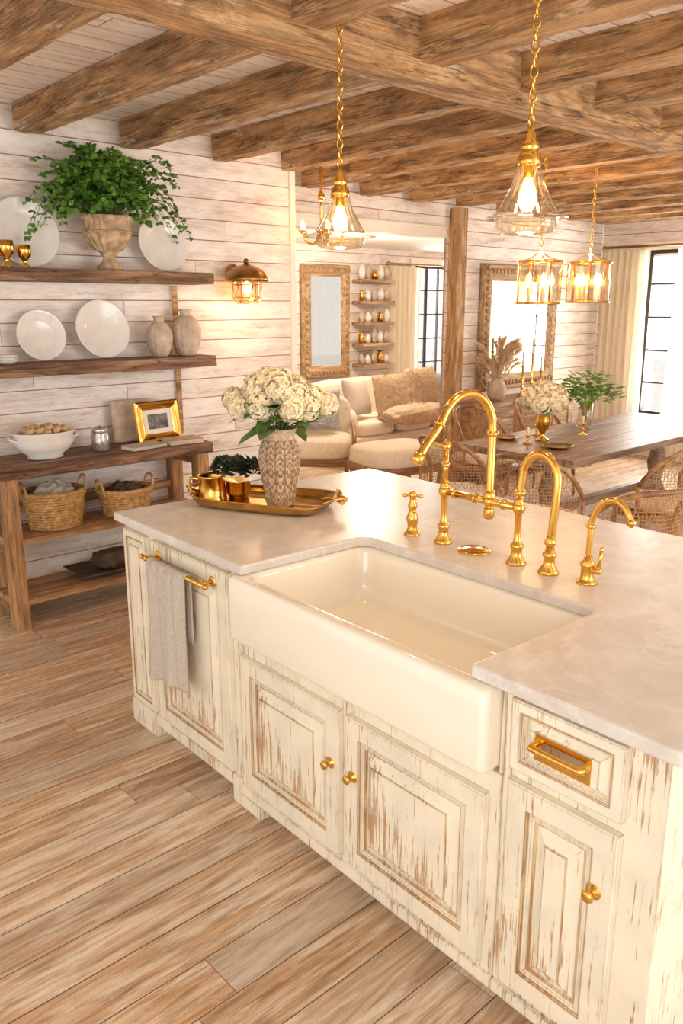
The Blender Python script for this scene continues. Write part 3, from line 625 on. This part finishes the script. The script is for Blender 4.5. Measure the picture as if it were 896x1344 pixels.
mb=MB(); mb.lathe([(.001,.005),(.09,0),(.1,.005),(.095,.02),(.14,.05),(.165,.09),(.16,.13),(.172,.145),(.17,.15),(.155,.14),(.15,.09),(.12,.05),(.001,.04)],56,cap=False,sc=(1,.78)); mb.obj('bowl_body',[WHITEC],parent=t)
for s in (-1,1): mb=MB(); mb.tube(crv([(s*.155,-.025,.10),(s*.185,-.02,.115),(s*.19,0,.12),(s*.185,.02,.115),(s*.155,.025,.10)],4),.008,8); mb.obj('handle',[WHITEC],parent=t)
for k in range(16):
    a=k*2.4; r=.03+.09*math.sqrt(k/16); mb=MB(); mb.lathe([(.001,-.03),(.012,-.02),(.02,-.004),(.016,.012),(.008,.028),(.001,.036)],14,fn=lambda a,z:1+.2*abs(math.cos(a*4+z*80)),M=Matrix.Rotation(R.uniform(0,3),4,'X')@Matrix.Rotation(R.uniform(0,3),4,'Y')); o=mb.obj('seashell',[SHELL],(1.80+math.cos(a)*r,4.40+math.sin(a)*r*.75,1.055+.02*(1-k/16))); tag(o,'tan and brown seashell heaped in the white tureen','seashell','seashells in the tureen')
mb=MB(); mb.lathe([(.001,0),(.042,0),(.05,.01),(.05,.09),(.042,.105),(.045,.11),(.048,.13),(.03,.14),(.01,.143),(.001,.15)],36,cap=False,fn=lambda a,z:1+.03*math.cos(a*12)); o=mb.obj('lidded_jar',[simple('mercury glass',C(214,208,200),.25,.7,var=.3,scale=60)],(2.13,4.40,.906)); tag(o,'small silvery ribbed jar with lid on the console','jar')
MX=Matrix(((0,1,0,0),(1,0,0,0),(0,0,1,0),(0,0,0,1)))
t=thing('picture_frame','ornate gold picture frame with small black and white photo','picture frame',(2.385,4.42,.910),0)
t.rotation_euler=(-.18,0,.08)
mb=MB(); mb.rings(.31,.25,[(0,0),(0,.02),(.008,.028),(.02,.022),(.035,.03),(.045,.018),(.052,.016)],[0]*7,M=MX,face=False); mb.obj('frame',[GOLD],parent=t)
mb=MB(); mb.bb(.045,.265,-.012,-.008,.045,.205); mb.obj('mat',[PAPER],parent=t); mb=MB(); mb.bb(.085,.225,-.016,-.012,.08,.17); mb.obj('photograph',[PHOTO],parent=t)
t=thing('stone_tablet','weathered pale stone tablet leaning on the wall','plaque',(2.30,4.55,.908)); t.rotation_euler=(-.1,0,0); mb=MB(); mb.bb(0,.26,0,.03,0,.26); mb.obj('slab',[STONEV],parent=t,bevel=.012)
def book(loc,d,rz,mat,label,g='books on the console'):
    t=thing('book',label,'book',loc,rz,g); mb=MB(); a,b,h=d; mb.bb(-a/2,a/2,-b/2,b/2,0,.003);mb.bb(-a/2,a/2,-b/2,b/2,h-.003,h);mb.bb(-a/2,a/2,-b/2,-b/2+.004,0,h); mb.obj('cover',[mat],parent=t); mb=MB(); mb.bb(-a/2+.004,a/2-.004,-b/2+.004,b/2-.005,.003,h-.003); mb.obj('pages',[PAPER],parent=t)
book((2.36,4.31,.907),(.24,.13,.022),.15,LINEN,'linen-covered book lying on the console'); book((2.63,4.32,.907),(.22,.15,.03),-.1,STONEV,'tan book lying on the console near the gold frame')
def basket(loc,rx,ry,h,label,cloth):
    t=thing('wicker_basket',label,'basket',loc,0,'wicker baskets on the console'); mb=MB(); n=int(h/.016)
    for j in range(n):
        z=.01+j*.016; g=.82+.18*(j/n)
        mb.tube([((rx*g+.006*math.cos(i*pi+j*pi))*math.cos(i*2*pi/36),(ry*g+.006*math.cos(i*pi+j*pi))*math.sin(i*2*pi/36),z) for i in range(36)],.0095,6,closed=True)
    mb.tube([(rx*1.02*math.cos(i*2*pi/36),ry*1.02*math.sin(i*2*pi/36),h+.005) for i in range(36)],.014,8,closed=True)
    mb.lathe([(.001,.0),(rx*.82,.0),(rx*.82,.008),(.001,.008)],36,sc=(1,ry/rx)); mb.lathe([(rx*.80,.0),(rx*.97,h)],36,sc=(1,ry/rx),cap=False)
    mb.obj('woven_body',[WICK],parent=t)
    for s in (-1,1): mb=MB(); mb.tube(crv([(s*rx*.98,-.05,h-.02),(s*rx*1.08,-.04,h+.05),(s*rx*1.1,0,h+.075),(s*rx*1.08,.04,h+.05),(s*rx*.98,.05,h-.02)],4),.008,8); mb.obj('handle',[WICK],parent=t)
    o=thing('folded_cloth','crumpled cloth tucked into the wicker basket','cloth',(loc[0],loc[1],loc[2]+h*.75),0,'cloths in the baskets'); mb=MB(); mb.ell((0,0,0),(rx*1.5,ry*1.4,h*1.1),56,fn=lambda q:1+.3*noise.noise(q*4+Vector(loc)*5)+.08*noise.noise(q*12)); mb.obj('cloth_bundle',[cloth],parent=o)
basket((1.83,4.41,.505),.165,.14,.20,'large round wicker basket filled with cloths',LINEN); basket((2.27,4.41,.505),.155,.135,.15,'low round wicker basket with dark cloth',DARK)
mb=MB(); mb.grid(lambda u,v:((u-.5)*.42,(v-.5)*.28,.012+.03*(max(abs(u-.5),abs(v-.5))*2)**6),16,12); o=mb.obj('dark_tray',[DARK],(2.12,4.42,.165),solid=.006); tag(o,'shallow dark tray on the bottom shelf','tray')
o=thing('folded_cloth','crumpled brown linen on the dark tray','cloth',(2.17,4.43,.235)); mb=MB(); mb.ell((0,0,0),(.24,.2,.11),40,p=.8,fn=lambda q:1+.25*noise.noise(q*3)); mb.obj('cloth_bundle',[DARK],parent=o)
# ---------------- pendants
def chain(mb,z0,z1,r=.0095,w=.0028):
    n=int((z1-z0)/(r*3.0)); st=(z1-z0)/n
    for k in range(n):
        z=z0+st*(k+.5); A=Mz(k*H+.4)
        mb.tube([(math.cos(a)*r,0,z+math.sin(a)*r*1.9) for a in [i*2*pi/14 for i in range(14)]],w,6,M=A,closed=True)
def pendant(loc,s,rim,label):
    t=thing('pendant_light',label,'pendant light',loc,0,'glass pendants over the island')
    def q(p): return [(r,z*s) for r,z in p]
    mb=MB(); mb.lathe(q([(.001,.30),(.009,.30),(.009,.275),(.016,.268),(.014,.25),(.024,.24),(.026,.225),(.021,.215),(.029,.205),(.033,.18),(.03,.165),(.02,.16),(.016,.13),(.001,.13)]),32,cap=False)
    mb.tube([(math.cos(a)*.012,0,.31*s+math.sin(a)*.014) for a in [i*2*pi/16 for i in range(16)]],.003,6,closed=True); mb.obj('socket',[GOLD],parent=t)
    mb=MB(); mb.lathe(q([(.030,.185),(.034,.15),(.044,.11),(.060,.07),(.078,.03),(.09,.012),(rim*.85,.006),(rim,.002),(rim,-.003),(rim*.85,.0),(.084,-.004),(.082,-.03),(.07,-.05),(.03,-.058),(.001,-.06)]),72,cap=False,fn=lambda a,z:1+.035*math.sin(a*18)*(1 if z>.02 or z<-.01 else .3)); mb.obj('glass_shade',[GLASS],parent=t)
    mb=MB(); mb.lathe(q([(.010,.14),(.013,.12),(.024,.08),(.027,.055),(.018,.03),(.001,.02)]),24,cap=False); mb.obj('bulb',[BULB],parent=t)
    mb=MB(); chain(mb,.32*s+.01,2.76-loc[2]-.02); mb.obj('chain',[GOLD],parent=t); mb=MB(); mb.lathe([(.001,0),(.02,.0),(.05,.015),(.055,.03)],28,c=(0,0,2.76-loc[2]-.032)); mb.obj('canopy',[GOLD],parent=t)
    return t
pendant((2.0,2.19,1.96),.76,.135,'ribbed amber glass bell pendant with brass socket over the island'); pendant((2.0,1.42,1.965),.80,.112,'ribbed amber glass bell pendant with brass socket near the faucet')
def lantern(loc,rz,label):
    t=thing('lantern_pendant',label,'pendant light',loc,rz,'brass lantern pendants'); mb=MB(); w=.15;h=.27; NN=8
    P8=[(w*math.cos(i*2*pi/NN),w*math.sin(i*2*pi/NN)) for i in range(NN)]
    for x,y in P8: mb.tube([(x,y,0),(x,y,h)],.0045,6)
    for x,y in P8[::2]: mb.tube(crv([(x,y,h),(x*.5,y*.5,h+.02),(x*.05,y*.05,h+.06)],4),.004,6)
    for z in (0,h): mb.tube(circ(w,z,32),.007,6,closed=True)
    for x,y in P8[:4:2]: mb.tube([(x,y,.005),(-x,-y,.005)],.004,6)
    mb.tube([(0,0,0),(0,0,h+.07)],.006,8); mb.obj('frame',[GOLD],parent=t)
    mb=MB(); mb.lathe([(w*.98,.01),(w*.98,h-.01)],32,cap=False); mb.obj('glass_cylinder',[AMBER],parent=t)
    for k in range(5):
        a=k*2*pi/5; i,j=math.cos(a)*.08,math.sin(a)*.08
        mb=MB(); mb.tube([(i,j,.008),(i,j,.10)],.012,10); mb.obj('candle',[CANDLE],parent=t)
        mb=MB(); mb.lathe([(.001,0),(.02,.025),(.022,.045),(.012,.08),(.001,.10)],12,c=(i,j,.10)); mb.obj('bulb',[FLAME],parent=t)
    mb=MB(); chain(mb,h+.06,2.6-loc[2]+.12,.012,.003); mb.obj('chain',[GOLD],parent=t)
lantern((4.83,3.3,1.74),.3,'round brass and glass lantern pendant with candle bulbs over table'); lantern((5.40,3.27,1.75),.6,'round brass and glass lantern pendant with candle bulbs over table')
t=thing('chandelier','brass branched chandelier with candle bulbs by the opening','chandelier',(3.80,4.35,2.13)); mb=MB(); mb.tube([(0,0,.0),(0,0,.50)],.009,8); mb.ell((0,0,.05),(.07,.07,.09),14); mb.ell((0,0,.3),(.05,.05,.07),14)
for k in range(5):
    a=k*2*pi/5+.5; c_,s_=math.cos(a),math.sin(a); mb.tube(crv([(0,0,.05),(c_*.07,s_*.07,.0),(c_*.13,s_*.13,.02),(c_*.15,s_*.15,.07)],5),.006,8); mb.lathe([(.001,0),(.024,.0),(.026,.01),(.012,.012)],16,c=(c_*.15,s_*.15,.07))
mb.obj('frame',[GOLD],parent=t)
for k in range(5):
    a=k*2*pi/5+.5; mb=MB(); mb.lathe([(.001,0),(.009,0),(.009,.02),(.013,.03),(.009,.05),(.001,.065)],10,c=(math.cos(a)*.15,math.sin(a)*.15,.08)); mb.obj('bulb',[FLAME],parent=t)
# ---------------- dining
t=thing('dining_table','long rustic grey-brown plank dining table','dining table',(4.6,2.8,0)); mb=MB()
for k in range(5): mb.bb(0,2.6,k*.2+.001,(k+1)*.2-.001,.70,.75)
mb.obj('table_top',[TABW],parent=t,bevel=.004); mb=MB()
for x in (.45,2.1): mb.bb(x,x+.12,.2,.8,0.012,.08); mb.bb(x,x+.12,.2,.8,.62,.70); mb.lathe([(.06,.08),(.09,.15),(.05,.25),(.08,.4),(.05,.55),(.07,.62)],24,c=(x+.06,.5,0))
mb.bb(.5,2.2,.47,.53,.2,.27); mb.obj('trestle_base',[TABW],parent=t,bevel=.005)
def cane_chair():
    t=thing('dining_chair','curved cane-back wooden dining chair with cushioned seat','chair',(0,0,0),0,'cane dining chairs'); W=.29
    def bk(u): a=(u-.5)*pi*.9; return (.06-math.cos(a)*W*1.15,math.sin(a)*W)
    def zt(u): return .88-.26*abs(u*2-1)**3
    mb=MB(); mb.tube([(bk(i/24)[0],bk(i/24)[1],zt(i/24)) for i in range(25)],.015,10); mb.tube([(bk(i/24)[0],bk(i/24)[1],.47) for i in range(25)],.011,8)
    for u in (0,1): x,y=bk(u); mb.tube([(x,y,.44),(x,y,zt(u))],.013,8)
    mb.obj('back_frame',[CHW],parent=t)
    mb=MB(); n=44; r=.0016
    for i in range(n+1):
        u=i/n; x,y=bk(u); mb.tube([(x,y,.47),(x,y,zt(u))],r,4,cap=False)
    for j in range(1,22):
        z=.47+j*.02; ps=[(bk(i/40)[0],bk(i/40)[1],z) for i in range(41) if z<zt(i/40)]
        if len(ps)>2: mb.tube(ps,r,4,cap=False)
    for s in (-1,1):
        for i in range(-8,48,2):
            ps=[]
            for k in range(13):
                u=i/40+s*k*.0135*1.4; z=.47+k*.035
                if 0<=u<=1 and z<zt(u): x,y=bk(u); ps.append((x,y,z))
            if len(ps)>1: mb.tube(ps,r,4,cap=False)
    mb.obj('cane_back',[CANE],parent=t)
    mb=MB(); mb.lathe([(.001,.40),(.27,.40),(.285,.41),(.285,.435),(.001,.44)],36,cap=False); mb.obj('seat',[CHW],parent=t)
    mb=MB(); mb.ell((0,0,.475),(.50,.50,.08),28,p=.7); mb.obj('cushion',[UPH],parent=t)
    for x in (-.2,.2):
        for y in (-.2,.2): mb=MB(); mb.tube([(x*1.1,y*1.1,.011),(x,y,.41)],[.013,.02],10); mb.obj('leg',[CHW],parent=t)
    return t
ch=cane_chair(); ch.location=(3.72,1.95,0); ch.rotation_euler=(0,0,H*.75)
for l,r in (((5.05,2.42,0),H),((6.0,2.42,0),H),((4.12,2.74,0),.15),((4.28,3.48,0),-.1),((5.5,4.2,0),-H),((6.35,4.2,0),-H)): dup(ch,l,r)
t=thing('glass_vase','gold-toned pedestal vase on the dining table','vase',(5.16,3.42,.751)); mb=MB(); mb.lathe([(.001,0),(.05,0),(.05,.01),(.015,.03),(.02,.06),(.05,.1),(.06,.15),(.05,.2),(.055,.21),(.045,.2),(.001,.1)],32,cap=False); mb.obj('vase_body',[GOLD],parent=t)
bouquet((5.16,3.42,.97),[((0,0,.13),.09),((.1,-.03,.09),.085),((-.09,.05,.10),.085),((-.02,-.1,.08),.085),((.03,.09,.10),.08),((-.11,-.04,.06),.07),((.13,.06,.05),.06)],'round bouquet of cream hydrangeas on the dining table',-.1,8,.024,60,.16)
t=thing('leafy_plant','bright green leafy branches in a clear glass vase on the table','plant',(5.95,3.55,.751)); mb=MB(); mb.lathe([(.001,0),(.06,0),(.065,.02),(.055,.12),(.06,.2),(.057,.2),(.05,.12),(.055,.02)],28,cap=False); mb.obj('glass_vase',[GLASS],parent=t); mb=MB()
for k in range(340):
    a=R.uniform(0,6.28); r=.25*math.sqrt(R.random()); z=.2+.25*R.random()*(1-(r/.3)**2)+.03; q=R.uniform(.05,.09); leafm(mb,(r*math.cos(a),r*math.sin(a),z),(math.cos(a),math.sin(a),R.uniform(-.2,.7)),(0,0,1),q,q*.6)
for k in range(12): a=k*.52; mb.tube([(0,0,.02),(math.cos(a)*.04,math.sin(a)*.04,.2),(math.cos(a)*.14,math.sin(a)*.14,.3)],.003,5)
mb.obj('foliage',[simple('bright leaf',C(118,170,58),.5,var=.3,island=.3)],parent=t)
for i,(x,y,r) in enumerate(((4.95,3.15,.11),(5.0,3.62,.09))):
    mb=MB(); mb.lathe([(.001,.002),(r*.6,0),(r,.018),(r,.021),(r*.6,.006),(.001,.006)],32,cap=False); o=mb.obj('plate',[GOLDO],(x,y,.752)); tag(o,'aged brass plate set on the dining table','plate','plates on the dining table')
for i,(x,y,h) in enumerate(((5.35,3.6,.06),(5.6,3.35,.08),(4.95,3.4,.05))):
    t=thing('candle_holder','short brass candlestick with ivory candle on the dining table','candlestick',(x,y,.751),0,'candlesticks on the dining table'); mb=MB(); mb.lathe([(.001,0),(.035,0),(.035,.006),(.01,.015),(.008,h*.5),(.014,h*.55),(.008,h*.6),(.008,h),(.018,h+.01),(.016,h+.018)],20,cap=True); mb.obj('holder',[GOLD],parent=t); mb=MB(); mb.tube([(0,0,h+.012),(0,0,h+.07)],.009,10); mb.obj('candle',[CANDLE],parent=t)
# sideboard, mirror, pampas
t=thing('sideboard','weathered wooden sideboard against the shiplap wall','sideboard',(6.36,4.84,0)); mb=MB(); mb.bb(0,1.5,0,.40,.08,.76); mb.obj('body',[FRW],parent=t,bevel=.006); mb=MB(); mb.bb(-.03,1.53,-.03,.41,.76,.80); mb.obj('top',[FRW],parent=t,bevel=.006)
for k in range(3):
    mb=MB(); mb.rings(.44,.58,[(0,0),(0,.018),(.05,.018),(.06,.006),(.08,.006),(.1,.014)],[0]*6,M=T(.04+k*.48,0,.13)@MX); d=mb.obj('door',[FRW],parent=t); mb=MB(); mb.ell((.04+k*.48+.39,-.03,.42),(.03,.03,.03),12); mb.obj('knob',[GOLD],parent=d)
for x in (.05,1.45):
    for y in (.05,.35): mb=MB(); mb.tube([(x,y,0),(x,y,.09)],[.02,.03],10); mb.obj('leg',[FRW],parent=t)
def mirror(W,Hh,loc,label,fw=.13):
    t=thing('wall_mirror',label,'mirror',loc,0); mb=MB(); mb.rings(W,Hh,[(0,0),(0,.03),(.015,.05),(.04,.04),(fw*.6,.055),(fw*.85,.035),(fw,.02)],[0]*7,M=MX,face=False)
    n=int(W/.06)
    for i in range(n): mb.ell((W*(i+.5)/n,-.05,fw*.45),(.045,.03,.06),8); mb.ell((W*(i+.5)/n,-.05,Hh-fw*.45),(.045,.03,.06),8)
    n=int(Hh/.07)
    for i in range(n): mb.ell((fw*.45,-.05,Hh*(i+.5)/n),(.06,.03,.045),8); mb.ell((W-fw*.45,-.05,Hh*(i+.5)/n),(.06,.03,.045),8)
    mb.obj('frame',[FRW],parent=t); mb=MB(); mb.bb(fw*.9,W-fw*.9,-.022,-.014,fw*.9,Hh-fw*.9); mb.obj('glass',[MIRR],parent=t)
mirror(1.32,1.27,(6.72,5.28,.86),'large mirror in a carved antique wood frame over the sideboard',.17)
mirror(.80,1.4,(6.62,7.97,.82),'large carved antique wood framed mirror on the sitting room wall',.15)
t=thing('pampas_vase','stone vase filled with tan dried pampas grass on the sideboard','dried flowers',(6.64,4.96,.801)); mb=MB(); mb.lathe([(.001,0),(.06,0),(.09,.05),(.1,.11),(.07,.18),(.05,.21),(.06,.23),(.05,.22),(.001,.15)],32,cap=False); mb.obj('vase_body',[STONEV],parent=t); mb=MB()
for k in range(40):
    a=R.uniform(0,6.28); sp=R.uniform(.08,.40); h=R.uniform(.35,.62); dy=math.sin(a)*(.3 if math.sin(a)>0 else .8); p=crv([(0,0,.15),(math.cos(a)*sp*.3,dy*sp*.3,h*.6),(math.cos(a)*sp*.7,dy*sp*.7,h*.92),(math.cos(a)*sp,dy*sp,h)],4); mb.tube(p,.002,4,cap=False)
    for i in range(5,len(p)):
        tn=(p[i]-p[i-1]).normalized()
        for q in range(26): d=tn*1.2+Vector((R.uniform(-.8,.8),R.uniform(-.8,.5),R.uniform(-.8,.8))); leafm(mb,p[i]-tn*R.random()*.04,d,(0,0,1),.055,.006)
mb.obj('plumes',[PAMP],parent=t)
for i,(x,h) in enumerate(((7.12,.30),(7.28,.42),(7.45,.24))):
    t=thing('candle_holder','tall brass candlestick with ivory candle on the sideboard','candlestick',(x,5.0,.801),0,'candlesticks on the sideboard'); mb=MB(); mb.lathe([(.001,0),(.05,0),(.05,.01),(.015,.03),(.012,h*.3),(.022,h*.35),(.01,h*.4),(.01,h),(.026,h+.01),(.02,h+.02)],20); mb.obj('holder',[GOLD],parent=t); mb=MB(); mb.tube([(0,0,h+.015),(0,0,h+.16)],.012,10); mb.obj('candle',[CANDLE],parent=t)
# ---------------- sitting room
t=thing('armchair','cream upholstered armchair with low back and curved wooden arms','armchair',(5.15,6.0,0),-.75); mb=MB(); mb.bb(-.33,.33,-.34,.3,.24,.32); mb.obj('seat_frame',[CHW],parent=t,bevel=.01)
mb=MB(); mb.ell((0,-.02,.40),(.72,.72,.22),32,p=.45); mb.obj('seat_cushion',[UPH],parent=t)
mb=MB(); mb.ell((0,0,0),(.70,.18,.46),32,p=.5,M=T(0,.32,.62)@Matrix.Rotation(-.18,4,'X')); mb.obj('backrest',[UPH],parent=t)
for s in (-1,1):
    mb=MB(); mb.tube(crv([(s*.36,-.35,.0),(s*.37,-.36,.3),(s*.38,-.28,.50),(s*.38,-.1,.54),(s*.37,.2,.56),(s*.36,.34,.58)],5),.022,10); mb.obj('arm',[CHW],parent=t)
    mb=MB(); mb.tube([(s*.31,.3,0),(s*.3,.28,.26)],[.02,.03],10); mb.obj('leg',[CHW],parent=t)
t=thing('ottoman','cream upholstered bench ottoman with curved wooden frame','ottoman',(5.25,5.0,0),-.2); mb=MB()
mb.bb(-.36,.36,-.28,.28,.28,.36); mb.obj('seat_frame',[CHW],parent=t,bevel=.015); mb=MB(); mb.ell((0,0,.43),(.76,.60,.20),32,p=.45); mb.obj('seat_cushion',[UPH],parent=t)
for x in (-.32,.32):
    for y in (-.24,.24): mb=MB(); mb.tube(crv([(x*1.08,y*1.08,0),(x*.98,y*.98,.12),(x,y,.3)],4),[.016]*4+[.022]*5,10); mb.obj('leg',[CHW],parent=t)
t=thing('sofa','long cream upholstered sofa in the sitting room','sofa',(7.0,6.75,0)); mb=MB(); mb.bb(-1.05,1.05,-.4,.4,.08,.32); mb.obj('base',[UPH],parent=t,bevel=.03,seg=3)
mb=MB(); mb.ell((0,.33,.58),(2.1,.24,.62),40,p=.35); mb.obj('backrest',[UPH],parent=t)
for s in (-1,1): mb=MB(); mb.ell((s*1.02,0,.44),(.24,.82,.42),28,p=.45); mb.obj('arm',[UPH],parent=t)
for k in range(3): mb=MB(); mb.ell((-.62+k*.62,-.08,.40),(.62,.68,.18),28,p=.4); mb.obj('seat_cushion',[UPH],parent=t)
for x in (-.95,.95):
    for y in (-.33,.33): mb=MB(); mb.tube([(x,y,0),(x,y,.09)],[.02,.03],10); mb.obj('leg',[CHW],parent=t)
def pillow(loc,w,rz,tilt,mat,label,shag=0):
    mb=MB(); n=30
    def f(sd):
        def g(u,v):
            a=(u-.5)*2;b=(v-.5)*2; e=(1-a**4)*(1-b**4); k=1+shag*noise.noise(Vector((a*8,b*8,sd)))
            return (a*w/2*(1-.07*(1-b*b))*k,sd*.085*e**.6*(1+shag*2*noise.noise(Vector((a*6,b*6,3)))),b*w/2*(1-.07*(1-a*a))*k)
        return g
    mb.grid(f(1),n,n); mb.grid(f(-1),n,n)
    if shag:
        for k in range(3000):
            a,b=R.uniform(-1,1),R.uniform(-1,1); p=f(-1)((a+1)/2,(b+1)/2); leafm(mb,p,(R.uniform(-.5,.5)+a*.4,-.45,R.uniform(-1,-.1)+b*.4),(0,-1,0),.045,.006)
    o=mb.obj('throw_pillow',[mat],loc,(tilt,0,rz)); return tag(o,label,'pillow','throw pillows')
pillow((6.26,6.58,.74),.44,.3,-.3,LINEN,'oatmeal linen throw pillow on the sofa'); pillow((6.66,6.44,.74),.48,-.1,-.3,FUR,'tan fur throw pillow on the sofa',.08); pillow((7.16,6.42,.77),.52,.1,-.3,FUR,'large tan fur throw pillow on the sofa',.08); pillow((7.60,6.48,.74),.42,-.2,-.3,BLUEP,'blue grey throw pillow on the sofa'); pillow((7.84,6.28,.74),.38,-.5,-.3,LINEN,'small linen throw pillow on the sofa'); pillow((5.24,6.03,.73),.40,-.75,-.2,BLUEP,'blue grey checked pillow on the armchair')
mb=MB(); mb.ell((0,0,0),(1.0,.38,.2),48,p=.8,fn=lambda q:1+.1*noise.noise(q*4))
for k in range(3500):
    d=fl[k%210]; d=(d+Vector((R.uniform(-.3,.3),R.uniform(-.3,.3),R.uniform(-.3,.3)))).normalized(); leafm(mb,(d.x*.48,d.y*.18,d.z*.09),d+Vector((0,0,-.9)),(0,-1,0),.05,.006)
o=mb.obj('fur_throw',[FUR],(6.85,6.2,.55)); tag(o,'shaggy tan fur throw heaped on the sofa','throw blanket')
for z in (.95,1.22,1.49,1.76,2.03):
    mb=MB(); mb.bb(7.50,8.08,7.76,7.98,z-.02,z+.02); o=mb.obj('wall_shelf',[FRW],bevel=.004); tag(o,'small wooden shelf on the sitting room wall','shelf')
    for k in range(5):
        mb=MB(); h=R.uniform(.11,.19); w_=R.uniform(.8,1.3); mb.lathe([(.001,0),(.03*w_,0),(.042*w_,h*.4),(.035*w_,h*.75),(.02,h*.85),(.03,h),(.001,h*.9)],20,cap=False); o=mb.obj('pottery_jar',[[WHITEC,STONEV,GOLD,WHITEC,STONEV][(k+int(z*10))%5]],(7.56+k*.115,7.86,z+.021)); tag(o,'small pottery or brass jar on a wooden wall shelf','jar','jars on the wall shelves')
mb=MB(); mb.bb(0,2.4,0,1.02,0,.008); o=mb.obj('area_rug',[RUGM],(5.7,5.25,.001)); tag(o,'pale wool area rug in the sitting room','rug')
mb=MB(); mb.bb(0,3.6,0,2.8,0,.008); o=mb.obj('area_rug',[RUGM],(3.6,1.6,.001)); tag(o,'pale wool rug beneath the dining table','rug')
A=math.radians(-2.0); PV=Vector((1.40,1.0,0))
for o in ISL:
    p=Vector(o.location)-PV; o.location=PV+Matrix.Rotation(A,3,'Z')@p; o.rotation_euler[2]+=A
# ---------------- lights
w=bpy.data.worlds.new('w'); SC.world=w; w.use_nodes=True; bg=w.node_tree.nodes['Background']; bg.inputs[0].default_value=(1,.97,.93,1); bg.inputs[1].default_value=1.2
def area(loc,tgt,size,e,col,sy=None):
    l=bpy.data.lights.new('a','AREA'); l.energy=e; l.size=size; l.color=col
    if sy: l.shape='RECTANGLE'; l.size_y=sy
    o=bpy.data.objects.new('daylight',l); COL.objects.link(o); o.location=loc; d=Vector(tgt)-Vector(loc); o.rotation_euler=d.to_track_quat('-Z','Y').to_euler()
area((-2.2,-1.0,1.4),(2.5,3.2,2.2),2.4,62,(1,.96,.90))
area((3.8,-2.2,1.2),(5.0,3.5,2.5),2.8,135,(1,.96,.91))
area((9.3,4.05,1.5),(4,3.2,1.4),1.5,230,(1,.975,.94),1.9)
area((9.07,8.35,1.5),(6.5,5.8,1.),.9,120,(1,.975,.94),1.7)
def point(loc,e,r=.03,c=(1,.68,.36)):
    l=bpy.data.lights.new('p','POINT'); l.energy=e; l.color=c; l.shadow_soft_size=r; o=bpy.data.objects.new('lamp_and_fill_glow',l); COL.objects.link(o); o.location=loc
point((2.0,2.19,1.88),5); point((2.0,1.42,1.88),5); point((3.27,4.38,1.70),3.5); point((4.83,3.3,2.08),14); point((5.40,3.27,2.08),14); point((3.8,4.35,2.35),2.5); point((6.3,6.4,2.2),85,.2,(1,.89,.74))  # last point is an added fill brightening the sitting room, no lamp hangs there
# ---------------- camera
cam=bpy.data.cameras.new('camera'); cam.sensor_fit='VERTICAL'; cam.sensor_height=36; cam.lens=36*1067/1344; co=bpy.data.objects.new('camera',cam); COL.objects.link(co)
co.location=(0,0,1.73); co.rotation_euler=(math.radians(90-14.3),0,math.radians(47.5-90)); SC.camera=co; cam.clip_start=.02
SC.view_settings.view_transform='Standard'; SC.view_settings.look='None'; SC.view_settings.exposure=0
